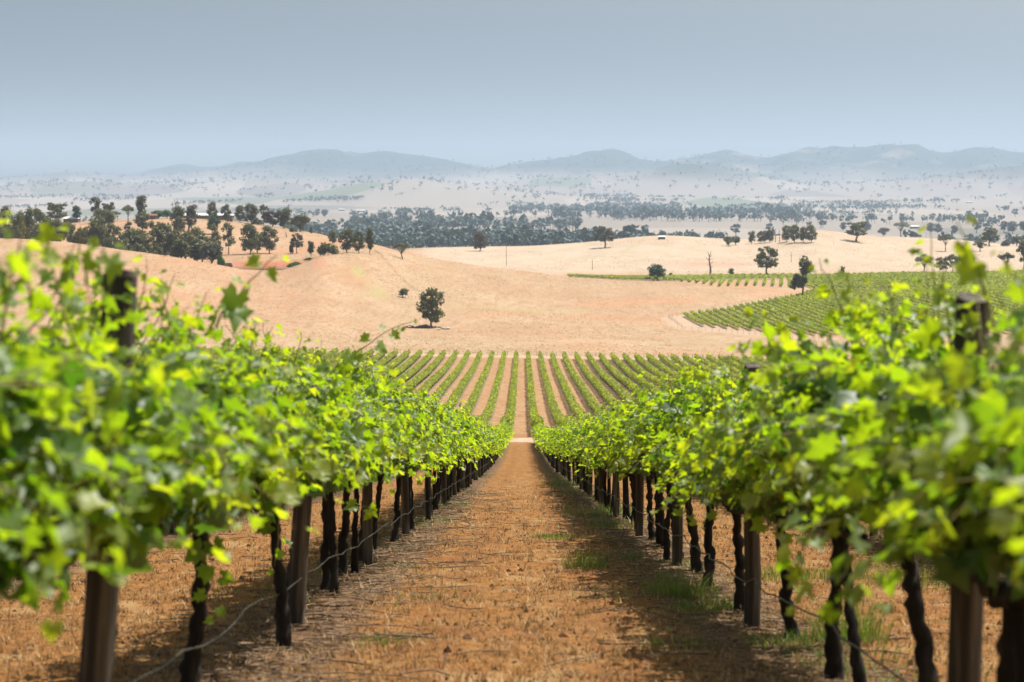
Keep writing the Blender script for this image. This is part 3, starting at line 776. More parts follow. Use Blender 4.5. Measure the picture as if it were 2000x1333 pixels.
for row in (-1, 1, -2, 2):
    y = (6.87 if row < 0 else 6.75); i = 0
    if abs(row) == 2: y += 12.6
    while y < 174:
        if row == 1 and i == 0:
            o = post(row, y, post_mesh(411, 1.76, .058), .001); lab = "thick weathered round post at front, standing tall above the vines right of path"
        elif row == 1 and i == 1:
            o = post(row, y, post_mesh(412, 1.76, .054), -.006); lab = "round post whose short flat dark top pokes out of the right vine row"
        elif row == -1 and i == 0:
            o = post(row, y, post_mesh(413, 1.86, .058), .075); lab = "dark leaning round post rising above the vines left of path, nearest the camera"
        elif row == -1 and i == 1:
            o = post(row, y, post_mesh(414, 1.6, .062), .07); lab = "round post with sunlit right edge, standing clear below the left vine row"
        else:
            o = post(row, y); lab = "grey wooden trellis post half hidden in the vine row " + SIDE[row]
        tag(o, lab, "post", "trellis posts in the row " + SIDE[row])
        y += 6.3; i += 1
# posts closing the far ends of the rows
PE = post_mesh(430, 1.95, .075)
for k in [j for j in range(-24, 25) if j]:
    o = link("end_post", PE, loc=(rowx(k), 506.0, gz(rowx(k), 506.0)))
    tag(o, "dark wooden post at the far end of a vine row, beside the headland track", "post", "end posts of the vine rows across the slope")
def line_along(row, zoff, rad, name, m, label, cat, y0, y1, step, sag, seed, xoff=0.0, jit=0.0):
    g = np.random.default_rng(seed)
    ys = np.arange(y0, y1, step); x = rowx(row) + xoff + jit * np.cumsum(g.normal(0, 1, len(ys))) * 0 + jit * g.normal(0, 1, len(ys))
    z = ground(np.full_like(ys, rowx(row)), ys) + zoff - sag * np.abs(np.sin(ys / 2.1 * math.pi)) + jit * g.normal(0, 1, len(ys))
    b = Buf(); b.tube(np.stack([np.broadcast_to(x, ys.shape), ys, z], 1), rad, 5)
    return tag(link(name, b.mesh(name, m)), label, cat, "wires and hoses strung along the vine rows")
for row in (-1, 1, -2, 2):
    e = 174 if abs(row) == 1 else 90
    s0 = 3.0 if abs(row) == 1 else 14
    line_along(row, .34 if row < 0 else .36, .0052, "drip_hose", M['hose'], "thin grey drip hose hung low in the row " + SIDE[row], "hose", s0, e, .5, .012, 500 + row, .06 if row < 0 else -.06, .006 if row < 0 else .016)
    line_along(row, .94, .0022, "trellis_wire", M['wire'], "thin steel wire carrying vines in the row " + SIDE[row], "wire", s0, e, 2.1, .01, 510 + row, .05)

# ------------------------------------------------------------------ ground cover close by
def ground_cover():
    g = np.random.default_rng(21)
    # mown dry grass: short bent blades
    nc = 24000; n = nc * 6
    y = 9.0 * np.exp(g.random(nc) * math.log(70 / 9.0)); x = g.uniform(-1, 1, nc) * (.27 * y + 1)
    ct = np.repeat(g.normal(0, .22, nc), 6); ch = np.repeat(g.uniform(.6, 1.5, nc), 6)
    x = np.repeat(x, 6) + g.normal(0, .022, n); y = np.repeat(y, 6) + g.normal(0, .03, n)
    fr = np.abs(((x / ROW + 50) % 1) - .5)
    keep = g.random(n) < (.35 + 1.1 * np.clip(fnoise(x, y), 0, 1)) * (1 - sstep(28, 68, y))
    x, y, ct, ch = x[keep], y[keep], ct[keep], ch[keep]; n = len(x)
    z = ground(x, y)
    h = ch * g.uniform(.010, .042, n) * (1 + y / 60); w = g.uniform(.0018, .0042, n) * (1 + y / 24)
    az = g.uniform(0, 2*math.pi, n); ln = g.uniform(.1, 1.7, n)
    dx, dy = np.cos(az), np.sin(az)
    B0 = np.stack([x - dy*w, y + dx*w, z - .004], 1); B1 = np.stack([x + dy*w, y - dx*w, z - .004], 1)
    tipv = np.stack([x + dx*h*ln, y + dy*h*ln, z + h], 1)
    V = np.stack([B0, B1, tipv], 1).reshape(-1, 3)
    tone = np.repeat(np.clip(.56 + ct + .22 * g.standard_normal(n), 0, 1), 3)
    o = link("dry_grass", mesh_from("dry_grass", V, [np.arange(n*3).reshape(-1, 3)], M['straw'], tone)); o["kind"] = "stuff"
    o["label"] = "short mown dry grass covering the orange path"; o["category"] = "dry grass"
    # prunings and straw under the rows
    b = Buf()
    for i in range(2600):
        yy = 9.5 * math.exp(g.random() * math.log(50 / 9.5)); k = g.choice((-2, -1, -1, -1, 1, 1, 2)); xx = rowx(int(k)) + g.normal(.1 if k < 0 else -.1, .42)
        L = g.uniform(.06, .42) * (1 + yy / 60); a = g.uniform(0, math.pi); c = g.normal(0, .25)
        t = np.linspace(-.5, .5, 4)
        px = xx + L * t * math.cos(a) - c * L * t**2 * math.sin(a); py = yy + L * t * math.sin(a) + c * L * t**2 * math.cos(a)
        pz = ground(px, py) + .012 + g.uniform(0, .035) * np.abs(np.sin(t * 3 + g.uniform(0, 3)))
        b.tube(np.stack([px, py, pz], 1), g.uniform(.0014, .0042) * (1 + yy / 45), 4, cap=False)
    o = link("fallen_canes", b.mesh("fallen_canes", M['cane'])); o["kind"] = "stuff"
    o["label"] = "pale vine prunings and straw littering the ground under the rows"; o["category"] = "prunings"
def clods_and_weeds():
    g = np.random.default_rng(77); n = 5200
    y = 9.2 * np.exp(g.random(n) * math.log(45 / 9.2)); x = g.uniform(-1, 1, n) * (.27 * y + 1)
    s = g.uniform(.005, .018, n) * (1 + (g.random(n) < .06) * 1.2); z = ground(x, y) + s * .2
    tet = np.array([(1, 0, -.5), (-.5, .87, -.5), (-.5, -.87, -.5), (.1, .1, .8), (.6, .6, .1), (-.7, .1, .2)])
    V = np.stack([x, y, z], 1)[:, None] + s[:, None, None] * (tet[None] * g.uniform(.6, 1.4, (n, 6, 3)))
    b = np.arange(n)[:, None, None] * 6; f = np.array([[0, 4, 3], [4, 1, 3], [1, 5, 3], [5, 2, 3], [2, 0, 3], [0, 1, 4], [1, 2, 5]])
    o = link("soil_clods", mesh_from("soil_clods", V.reshape(-1, 3), [(b + f[None]).reshape(-1, 3)], M['clod'])); o["kind"] = "stuff"
    o["label"] = "small dark clods and stones strewn over the orange path"; o["category"] = "clods"
    # low weeds and dead grass along the vine lines
    n = 26000; y = 9.0 * np.exp(g.random(n) * math.log(75 / 9.0)); k = g.choice((-2, -1, 1, 1, 1, 2, 2), n)
    x = (np.abs(k) - .5) * ROW * np.sign(k) + g.normal(0, .34, n) - .12 * np.sign(k)
    nz = fbm(x * .9, y * .45, 131, 4); keep = nz > np.where(k > 0, .10, .26); x, y, nz = x[keep], y[keep], nz[keep]; n = len(x); z = ground(x, y)
    h = g.uniform(.02, .13, n) * (.6 + 1.6 * nz); w = g.uniform(.002, .005, n) * (1 + y / 30); az = g.uniform(0, 6.28, n); ln = g.uniform(.1, 1.3, n)
    dx, dy = np.cos(az), np.sin(az)
    V = np.stack([np.stack([x - dy*w, y + dx*w, z - .004], 1), np.stack([x + dy*w, y - dx*w, z - .004], 1), np.stack([x + dx*h*ln, y + dy*h*ln, z + h], 1)], 1).reshape(-1, 3)
    tn = np.clip(.45 + 1.3 * fbm(x * 1.7, y * .9, 141, 3) + .2 * g.standard_normal(n), 0, 1)
    o = link("weeds", mesh_from("weeds", V, [np.arange(n * 3).reshape(-1, 3)], M['weed'], np.repeat(tn, 3))); o["kind"] = "stuff"
    o["label"] = "low green and dead weeds along the vine lines"; o["category"] = "weeds"
def tussocks():
    g = np.random.default_rng(88); n = 60000
    y = 522 * np.exp(g.random(n) * math.log(1500 / 522)); x = upx(g.uniform(-40, 2040, n)) * y
    k = (fbm(x / 40, y / 70, 151, 4) > -.12) & ~((x > 55 + (y - 700) * .10) & (y < 1100) & (y > 600)); x, y = x[k], y[k]; n = len(x); z = ground(x, y)
    s = g.uniform(.12, .42, n) * (y / 800)**.5; hh = s * g.uniform(.15, .4, n); az = g.uniform(0, 3.14, n); dx, dy = np.cos(az) * s, np.sin(az) * s
    V = np.stack([np.stack([x - dx, y - dy, z - .05], 1), np.stack([x + dx, y + dy, z - .05], 1), np.stack([x + dx * .5, y + dy * .5, z + hh], 1), np.stack([x - dx * .6, y - dy * .6, z + hh * .8], 1)], 1).reshape(-1, 3)
    o = link("pasture_grass", mesh_from("pasture_grass", V, [np.arange(n * 4).reshape(-1, 4)], M['straw'], np.repeat(np.clip(.88 + .2 * g.standard_normal(n), 0, 1), 4))); o["kind"] = "stuff"
    o["label"] = "dry grass tussocks over the straw coloured hills"; o["category"] = "grass"
def fnoise(x, y): return .5 + 1.2 * fbm(x * 1.3, y * 1.3, 91, 3)
ground_cover()
clods_and_weeds()
tussocks()

def tuft(X, Y, h, wid, nb, tone, label, seed, cat="grass tuft"):
    g = np.random.default_rng(seed); x, y = cast(X, Y, 8.5); 
    r = wid * np.sqrt(g.random(nb)); a = g.uniform(0, 2*math.pi, nb); bx, by = r * np.cos(a), r * np.sin(a) * 1.3
    hh = h * g.uniform(.4, 1.05, nb) * (1 - .5 * (r / wid)**2); w = g.uniform(.0018, .004, nb)
    lean = g.normal(0, .28, (nb, 2)) + np.stack([bx, by], 1) / wid * .35
    az = g.uniform(0, 2*math.pi, nb); sx, sy = np.cos(az) * w, np.sin(az) * w
    bz = ground(x + bx, y + by) - gz(x, y) - .01
    p = lambda f, k: np.stack([bx + lean[:, 0]*hh*f*f + k*sx, by + lean[:, 1]*hh*f*f + k*sy, bz + hh*f], 1)
    V = np.stack([p(0, -1), p(0, 1), p(.55, .8), p(.55, -.8), p(1, 0)], 1).reshape(-1, 3)
    base = np.arange(nb)[:, None] * 5
    o = link("grass_tuft", mesh_from("grass_tuft", V, [base + np.array([0, 1, 2, 3]), base + np.array([3, 2, 4])], M['weed'], np.repeat(np.clip(tone + .3 * g.standard_normal(nb), 0, 1), 5)), loc=(x, y, gz(x, y)))
    tag(o, label, cat, "weeds and grass tufts under the vines"); o["kind"] = "stuff"
tuft(1085, 1052, .10, .32, 500, .15, "low bright green weed patch at the edge of the path under the right row", 1)
tuft(1142, 1112, .26, .20, 260, .62, "yellowing tuft of seeding grass at the path edge, past the bright green patch", 2)
tuft(1330, 1165, .30, .30, 380, .45, "tall green grass tuft around the post foot in the right row", 3)
tuft(1385, 1190, .12, .35, 420, .35, "low sunlit green grass patch beside the flat-topped post", 4)
tuft(1668, 1290, .38, .24, 320, .50, "tall grey-green grass tuft between two near trunks of the right row", 5)
tuft(1545, 1275, .14, .25, 260, .3, "small green grass patch at the foot of the leaning right trunk", 6)
tuft(745, 1265, .09, .22, 160, .4, "sparse green weed in the straw under the left row", 7)
tuft(1560, 1130, .20, .5, 420, .3, "green weeds under the second vine row right of the path", 8)
tuft(1760, 1140, .30, .6, 380, .72, "dry brown weed stalks under the second vine row on the right", 9)
tuft(1330, 1290, .10, .22, 180, .25, "dark green weed in the shade at the right edge of the path", 10)
tuft(725, 1050, .10, .2, 150, .4, "small green weed on the straw beside the left row", 11)

def stick(X, Y, L, ang, r, label, seed):
    g = np.random.default_rng(seed); x, y = cast(X, Y, 8.5); t = np.linspace(-.5, .5, 7)
    px = x + L * t * math.cos(ang); py = y + L * t * math.sin(ang) + g.normal(0, .012, 7)
    b = Buf(); b.tube(np.stack([px - x, py - y, ground(px, py) - gz(x, y) + r + .004], 1), np.linspace(r, r * .6, 7), 6, rough=.08, g=g)
    tag(link("fallen_stick", b.mesh("fallen_stick", M['cane']), loc=(x, y, gz(x, y))), label, "stick", "sticks lying on the path")
stick(1240, 1261, .42, .1, .008, "long grey stick lying across the path edge in the right row's shade", 1)
stick(995, 1081, .36, .05, .005, "thin pale stick lying across the middle of the path", 2)
stick(945, 1092, .14, .5, .008, "short dark stick on the left side of the path", 3)
stick(1020, 1058, .09, .9, .010, "small dark stub of wood in mid path", 4)

# ------------------------------------------------------------------ trees
def tree_meshes(kind, seed, leaf):
    """crown and trunk of height 1"""
    g = np.random.default_rng(seed); tb = Buf(); cl = []          # clumps: centre, radii, cards
    def C(x, y, z, rx, rz, n): cl.append((np.array([x, y, z]), np.array([rx, rx, rz]), n))
    card = .040
    def limbs(top, r0, targets, tz):
        zz = np.linspace(-.03, top, 6); sp = np.stack([np.cumsum(g.normal(0, .012, 6)), np.cumsum(g.normal(0, .012, 6)), zz], 1); sp[0, :2] = 0
        tb.tube(sp, np.linspace(r0, r0 * .45, 6), 6, rough=.06, g=g)
        for c in targets:
            st = sp[min(5, max(2, int(g.integers(2, 6))))] if tz is None else np.array([sp[3, 0], sp[3, 1], tz * g.uniform(.8, 1.25)])
            mid = (st + c) / 2 + np.array([0, 0, -.03]); b = np.array([st, st * .6 + mid * .4, mid, mid * .4 + c * .6, c])
            tb.tube(b, np.linspace(r0 * .5, r0 * .12, 5), 5)
    if kind == 'oval':
        for i in range(30):
            z = .18 + .74 * (i + g.random()) / 30; w = .30 * math.sqrt(max(.05, 1 - ((z - .54) / .46)**2)); a = g.uniform(0, 6.28); r = w * math.sqrt(g.random())
            C(r*math.cos(a), r*math.sin(a), z, g.uniform(.10, .17), g.uniform(.08, .13), 82)
        limbs(.7, .026, [c for c, _, _ in cl[:8]], .2)
    elif kind == 'tall':
        for i in range(26):
            z = .22 + .72 * (i + g.random()) / 26; w = .15 * math.sqrt(max(.05, 1 - ((z - .62) / .42)**2)); a = g.uniform(0, 6.28); r = w * math.sqrt(g.random())
            C(r*math.cos(a), r*math.sin(a), z, g.uniform(.07, .12), g.uniform(.07, .11), 75)
        limbs(.85, .02, [c for c, _, _ in cl[:8]], .28)
    elif kind == 'open':
        for i in range(24):
            z = g.uniform(.34, .93); w = .36 * math.sqrt(max(.1, 1 - ((z - .60) / .40)**2)); a = i * 2.4 + g.normal(0, .4); r = w * g.uniform(.15, 1)
            C(r*math.cos(a), r*math.sin(a), z, g.uniform(.08, .14), g.uniform(.06, .10), 80)
        limbs(.62, .032, [c for c, _, _ in cl[:14]], .28)
    elif kind == 'sparse':
        for i in range(20):
            z = g.uniform(.28, .94); w = .24 * math.sqrt(max(.1, 1 - ((z - .62) / .38)**2)); a = i * 2.4 + g.normal(0, .5); r = w * g.uniform(.1, 1)
            C(r*math.cos(a), r*math.sin(a), z, g.uniform(.06, .12), g.uniform(.06, .11), 48)
        limbs(.85, .02, [c for c, _, _ in cl[:12]], None)
    elif kind == 'umbrella':
        for i in range(19):
            a = i * 2.4 + g.normal(0, .3); r = .36 * math.sqrt((i + .5) / 19); C(r*math.cos(a), r*math.sin(a), .86 - r * .55 + g.normal(0, .04), g.uniform(.09, .15), g.uniform(.06, .10), 75)
        limbs(.5, .034, [c for c, _, _ in cl[:13]], .3)
    elif kind == 'round':
        for i in range(34):
            v = norm(g.standard_normal(3)); r = .32 * g.random()**.4; C(v[0]*r*1.3, v[1]*r*1.3, .52 + v[2]*r*1.05, g.uniform(.11, .18), g.uniform(.10, .15), 95)
        limbs(.45, .036, [c for c, _, _ in cl[:6]], .14)
    elif kind == 'bush':
        for i in range(26):
            a = g.uniform(0, 6.28); r = .5 * math.sqrt(g.random()); z = .12 + .62 * (1 - (r / .55)**2) * g.uniform(.2, 1)
            C(r*math.cos(a), r*math.sin(a), z, g.uniform(.15, .24), g.uniform(.14, .2), 80)
        limbs(.3, .02, [c for c, _, _ in cl[:5]], .1); card = .07
    elif kind == 'two':
        for cx, zc, rr, n in ((.08, .79, .17, 18), (-.07, .36, .14, 15)):
            for i in range(n):
                v = norm(g.standard_normal(3)); r = rr * g.random()**.5; C(cx + v[0]*r, v[1]*r, zc + v[2]*r*1.05, g.uniform(.07, .11), g.uniform(.07, .10), 75)
        limbs(.85, .026, [c for c, _, _ in cl[:9]], None)
    elif kind == 'dead':
        zz = np.linspace(-.03, .8, 8); sp = np.stack([.02 * np.sin(zz * 7), .0 * zz, zz], 1); tb.tube(sp, np.linspace(.034, .014, 8), 6, rough=.08, g=g)
        for z0, dx, dz in ((.36, .10, .03), (.5, .13, .12), (.62, -.11, .16), (.72, .09, .16), (.78, -.05, .2), (.8, .04, .2), (.45, -.08, .02), (.66, .1, .05)):
            p = np.array([.02 * math.sin(z0 * 7), 0, z0]); e = p + np.array([dx, g.normal(0, .06), dz]); m_ = (p + e) / 2 + np.array([dx * .12, 0, -.02])
            tb.tube([p, m_, e], [.013, .008, .003], 4)
    crown = None; wd = .3
    if cl:
        q = Quads()
        for c, r, n in cl:
            v = norm(g.standard_normal((n, 3))) * (g.random((n, 1))**.38); P = c + v * r
            q.cards(P, card * g.uniform(.6, 1.3, n), np.stack([v[:, 0], v[:, 1], v[:, 2] + .5], 1), np.clip(g.normal(.35 + .25 * g.random(), .2, n), 0, 1), g, .8)
        A = np.vstack(q.V); k = 1.0 / np.percentile(A[:, 2], 99.7)
        q.V = [v_ * np.array([1, 1, k]) for v_ in q.V]; tb.v = [v_ * np.array([1, 1, k]) for v_ in tb.v]
        ext = np.abs(A[:, 0]); wd = 2 * np.percentile(ext, 99.5)
        crown = q.mesh("crown", [leaf])
    trunk = tb.mesh("trunk", M['dead_bark'] if kind == 'dead' else M['tree_bark'])
    return crown, trunk, wd
_tc = {}
def tree(X, Yb, Yt, wpx, kind, label, leaf='gum_leaf', d=None, group=None, name=None, cat=None, var=None):
    if d is None: x, y = cast(X, Yb, 530)
    else: x, y = float(upx(X) * d), float(d)
    z = gz(x, y); h = float(zpx(Yt, y)) - z
    if h < 1.5: h = 1.5
    w = wpx / F * y
    v = var if var is not None else random.randrange(3)
    key = (kind, v, leaf)
    if key not in _tc: _tc[key] = tree_meshes(kind, 600 + v * 17 + len(kind) * 5, M[leaf])
    crown, trunk, wd = _tc[key]
    sxy = w / wd
    nm = name or ('shrub' if kind == 'bush' else 'dead_tree' if kind == 'dead' else 'eucalyptus_tree')
    o = link(nm, None, loc=(x, y, z)); o.scale = (sxy, sxy, h); o.rotation_euler = (0, 0, 0 if kind in ('two', 'dead') else random.uniform(0, 6.28))
    link("trunk", trunk, o)
    if crown: link("crown", crown, o)
    tag(o, label, cat or ('shrub' if kind == 'bush' else 'tree'), group)
    return o
# -- the gully wood behind the bare left slope
GW = "trees in the dark wood behind the bare left slope"
GL = "dark olive eucalyptus in the dense wood behind the bare left slope"
def z1(x, y): return x / 2.836, y / 2.836 + 250
def z2(x, y): return x / 2.836 + 650, y / 2.836 + 260
def z3(x, y): return x / 2.836 + 1300, y / 2.836 + 260
for zx, zt, w, kd, dd in ((-40, 455, 110, 'oval', 960), (25, 435, 95, 'oval', 985), (95, 470, 85, 'oval', 955), (150, 440, 95, 'oval', 975), (215, 446, 95, 'oval', 1010),
                          (70, 545, 110, 'bush', 930), (0, 540, 110, 'bush', 930), (285, 490, 110, 'oval', 990), (315, 505, 150, 'round', 935), (395, 522, 75, 'oval', 985),
                          (545, 498, 125, 'round', 935), (625, 530, 90, 'oval', 985), (448, 552, 110, 'bush', 950), (600, 600, 90, 'bush', 925), (680, 610, 110, 'bush', 925),
                          (745, 560, 150, 'round', 935), (800, 590, 110, 'oval', 930), (905, 528, 140, 'oval', 940), (960, 560, 120, 'oval', 930), (880, 522, 70, 'sparse', 965),
                          (1030, 575, 110, 'oval', 915), (1080, 552, 130, 'oval', 935), (1120, 600, 120, 'oval', 920), (1000, 620, 90, 'tall', 905), (860, 640, 90, 'bush', 915),
                          (1090, 640, 80, 'tall', 900), (770, 640, 100, 'bush', 918), (500, 610, 120, 'bush', 925)):
    X, Yt = z1(zx, zt)
    tree(X, 0, Yt, w / 2.836, kd, GL, 'gum_leaf', dd, GW)
T1 = lambda zx, zb, zt, w, kd, lab, leaf='gum_leaf', d=None, **k: tree(z1(zx, 0)[0], z1(0, zb)[1], z1(0, zt)[1], w / 2.836, kd, lab, leaf, d, k.pop('group', None), **k)
LC = "trees on the left hill"
T1(190, 600, 560, 95, 'bush', "pale olive round bush at the front of the left wood", 'grey_leaf', 925, group=LC)
T1(1168, 760, 640, 120, 'round', "grey-green bushy tree at the right end of the gully wood, next to the stone wall", 'grey_leaf', 893, group=LC)
T1(1222, 765, 705, 45, 'bush', "small bright green bush beside the stone wall of the dam", 'green_leaf', 885, group=LC)
T1(315, 545, 415, 125, 'open', "broad dark tree on the hilltop immediately left of the pale-roofed farmhouse", d=1190, group=LC)
T1(427, 518, 430, 58, 'oval', "dense dark egg-shaped tree just right of the pale-roofed farmhouse", 'oak_leaf', 1225, group=LC)
T1(535, 520, 382, 75, 'sparse', "tall ragged eucalyptus with the highest loose crown of the hilltop pair", d=1200, group=LC)
T1(605, 530, 412, 75, 'open', "tall round-topped eucalyptus right of the ragged hilltop one", d=1190, group=LC)
T1(575, 545, 452, 130, 'round', "broad dark tree in front of the two tall ragged hilltop trees", d=1150, group=LC)
T1(650, 508, 463, 48, 'umbrella', "small umbrella-shaped tree alone on the skyline of the left hill", d=1225, group=LC)
T1(712, 505, 428, 70, 'umbrella', "slender-stemmed tree leaning on the skyline beside the tallest narrow hilltop tree", d=1225, group=LC)
T1(785, 510, 375, 65, 'tall', "tallest narrow eucalyptus on the skyline, left of the bright green clump", d=1225, group=LC)
T1(790, 575, 466, 95, 'oval', "bushy dark tree below the tallest narrow skyline tree", d=1120, group=LC)
T1(845, 600, 515, 50, 'sparse', "thin brownish tree on the slope below the red roof", 'brown_leaf', 1060, group=LC)
T1(712, 598, 520, 60, 'sparse', "thin-crowned pale tree on the slope above the gully wood", 'grey_leaf', 1050, group=LC)
T1(878, 497, 458, 70, 'round', "bright green leafy tree by the house with the red roof", 'green_leaf', 1235, group=LC, name='leafy_tree')
T1(925, 497, 456, 60, 'round', "bright green leafy tree touching the brown-green hilltop tree", 'green_leaf', 1240, group=LC, name='leafy_tree')
T1(985, 562, 436, 85, 'oval', "brown-green hilltop tree with bare twigs rising from its top", d=1100, group=LC)
T1(1062, 556, 425, 75, 'sparse', "half-bare greyish tree right of the brown-green hilltop tree", 'grey_leaf', 1105, group=LC)
T1(980, 545, 385, 60, 'dead', "bare dead branches sticking up behind the brown-green hilltop tree", d=1130, group=LC)
T1(1045, 545, 418, 60, 'dead', "bare dead tree standing in the half-bare greyish tree", d=1130, group=LC)
T1(1178, 495, 410, 62, 'oval', "tall round-crowned tree on the crest above the dark round bush", d=1235, group=LC)
T1(1188, 548, 487, 74, 'round', "dark round bush-like tree below the tall crest tree", 'oak_leaf', 1110, group=LC)
T1(1252, 515, 424, 54, 'oval', "oval crest tree with a reddish bush at its foot", d=1235, group=LC)
T1(1274, 518, 500, 34, 'bush', "small reddish brown bush at the foot of the oval crest tree", 'brown_leaf', 1228, group=LC)
T1(1330, 527, 428, 56, 'oval', "narrow dark tree at the left end of the crest grove", d=1235, group=LC)
T1(1392, 530, 420, 100, 'oval', "large leafy tree in the middle of the crest grove", d=1230, group=LC)
T1(1425, 535, 500, 60, 'bush', "low green bush under the crest grove", d=1222, group=LC)
T1(1462, 542, 425, 58, 'open', "slender open tree standing apart inside the crest grove", d=1230, group=LC)
T1(1510, 552, 460, 85, 'oval', "brownish bushy tree in the right half of the crest grove", 'brown_leaf', 1228, group=LC)
T1(1572, 556, 443, 95, 'oval', "tall broad tree near the right end of the crest grove", d=1228, group=LC)
T1(1665, 579, 482, 115, 'round', "broad round tree closing the crest grove on the right", d=1225, group=LC)
T1(1722, 577, 548, 20, 'bush', "tiny bush just right of the last crest tree", d=1215, group=LC)
T1(1622, 573, 545, 48, 'bush', "low dark bush in front of the last crest trees", d=1195, group=LC)
T1(1185, 660, 530, 62, 'sparse', "thin yellowish eucalyptus above the grey-green bushy tree", d=960, group=LC)
T1(1212, 672, 595, 50, 'sparse', "small ragged tree right of the thin yellowish eucalyptus", d=945, group=LC)
T1(1265, 704, 525, 76, 'sparse', "slim eucalyptus with a bare lower trunk, alone left of the big pair", group=LC)
T1(1385, 702, 530, 120, 'oval', "largest dark tree of the pair casting shade above the dam", group=LC)
T1(1425, 697, 585, 75, 'tall', "smaller dark tree leaning out of the largest one above the dam", group=LC)
T1(1490, 697, 543, 88, 'oval', "dark full tree right of the big pair above the dam", group=LC)
T1(1645, 697, 585, 70, 'open', "thin pale tree with a leaning stem on the slope above the mound", 'grey_leaf', group=LC)
T1(1612, 697, 645, 30, 'bush', "small grey bush at the foot of the thin pale tree", 'grey_leaf', group=LC)
T1(1722, 710, 628, 42, 'tall', "small dark spindle-shaped tree on the red mound", 'oak_leaf', group=LC)
T1(1815, 706, 638, 118, 'bush', "wide brown-green dome-shaped shrub on top of the mound", group=LC)
T1(1842, 645, 567, 52, 'oval', "small dense tree rising behind the dome-shaped shrub", group=LC)
T1(1922, 692, 560, 84, 'oval', "round-crowned tree with open stem right of the dome-shaped shrub", group=LC)
T1(1635, 777, 742, 85, 'bush', "low green shrub at the waterline of the dam", 'green_leaf', 893, group=LC)
T1(1712, 750, 728, 55, 'bush', "low green shrub on the bank right of the waterline shrub", 'green_leaf', 900, group=LC)
T1(1585, 608, 575, 30, 'dead', "small leafless shrub on the bare hillside below the crest grove", group=LC, name='dead_shrub', cat='shrub')
T2 = lambda zx, zb, zt, w, kd, lab, leaf='gum_leaf', d=None, **k: tree(z2(zx, 0)[0], z2(0, zb)[1], z2(0, zt)[1], w / 2.836, kd, lab, leaf, d, k.pop('group', None), **k)
T2(145, 668, 547, 62, 'oval', "middle tree of the three in a line on the hill shoulder", group=LC)
T2(206, 671, 528, 44, 'tall', "narrow column-like tree at the right end of the hill shoulder line", group=LC)
T2(385, 698, 611, 104, 'umbrella', "small flat-topped tree alone on the bare ridge below the hill shoulder", group=LC)
T2(388, 912, 862, 60, 'round', "small dark tree beside the gate of the ridge fence", group=LC)
T2(545, 1076, 860, 158, 'oval', "lone dark oval tree standing by the rock heap in the pasture", group=LC, var=1)
# -- right-hand hills
RC = "trees scattered on the right-hand hills"
T2(815, 655, 548, 92, 'oval', "reddish brown bushy tree on the pale ridge left of the power pole", 'brown_leaf', group=RC)
T2(1505, 637, 520, 112, 'open', "grey spreading tree alone on the pale ridge in front of the valley wood", 'grey_leaf', group=RC)
T2(1800, 819, 728, 108, 'round', "dense round dark green tree at the left end of the small vine block", 'oak_leaf', group=RC, name='oak_tree')
T2(1872, 806, 775, 22, 'tall', "tiny pale green sapling right of the dense round tree", 'green_leaf', group=RC, name='sapling')
T3 = lambda zx, zb, zt, w, kd, lab, leaf='gum_leaf', d=None, **k: tree(z3(zx, 0)[0], z3(0, zb)[1], z3(0, zt)[1], w / 2.836, kd, lab, leaf, d, k.pop('group', RC), **k)
T3(345, 627, 573, 58, 'round', "left half of a low double tree on the pale hill")
T3(385, 622, 572, 52, 'round', "right half of a low double tree on the pale hill")
T3(475, 614, 541, 42, 'oval', "thin tree at the left end of the hill grove")
T3(522, 611, 543, 42, 'oval', "second tree of the loose left half of the hill grove")
T3(548, 609, 541, 36, 'oval', "slim tree in the middle of the loose left half of the hill grove")
T3(575, 606, 538, 42, 'oval', "tree next to the bare stems in the hill grove", 'brown_leaf')
T3(605, 607, 533, 22, 'dead', "leftmost bare stem between the two halves of the hill grove")
T3(628, 607, 530, 22, 'dead', "bare stem touching the dense half of the hill grove")
T3(668, 605, 513, 56, 'oval', "left tree of the dense half of the hill grove")
T3(712, 608, 508, 66, 'oval', "tallest middle tree of the dense hill grove")
T3(762, 606, 518, 52, 'oval', "tree right of the tallest in the dense hill grove")
T3(803, 608, 507, 64, 'oval', "right end tree of the dense hill grove")
T3(1055, 602, 490, 128, 'open', "big spreading tree with its own dark shade right of the hill grove")
T3(1203, 572, 524, 66, 'round', "brownish squat tree on the skyline right of the big spreading tree", 'brown_leaf')
T3(1300, 577, 488, 92, 'umbrella', "flat umbrella tree with a thick leaning trunk on the right skyline")
T3(1382, 578, 552, 52, 'bush', "brown low bush right of the skyline umbrella tree", 'brown_leaf')
T3(1545, 656, 562, 80, 'umbrella', "forked tree with clumped crown alone in the far right paddock")
T3(1738, 657, 594, 78, 'open', "small open tree leaning left below the tall clumped paddock tree")
T3(1790, 627, 528, 96, 'open', "tall clumped tree in the far right paddock behind the small open one")
T3(1876, 628, 594, 48, 'bush', "low pale bush at the paddock edge on the far right", 'grey_leaf')
T3(1942, 627, 575, 66, 'open', "wispy tree right of the low pale paddock bush", 'grey_leaf')
T3(1432, 783, 670, 98, 'umbrella', "flat-crowned slim tree at the left end of the row above the vineyard")
T3(1518, 779, 688, 66, 'sparse', "dark ragged tree next in the row above the vineyard", d=1095)
T3(1552, 779, 684, 50, 'sparse', "thin ragged tree between two darker ones above the vineyard", d=1100)
T3(1588, 779, 672, 72, 'open', "dark many-stemmed tree in the middle of the row above the vineyard")
T3(1628, 779, 675, 50, 'umbrella', "leaning wispy tree at the right of the middle group above the vineyard", 'grey_leaf')
T3(1690, 778, 674, 56, 'oval', "dark tree half hidden behind a large vine leaf above the vineyard", d=1100)
T3(1886, 768, 660, 92, 'umbrella', "vase-shaped tree with stout trunk at the right above the vineyard", 'grey_leaf')
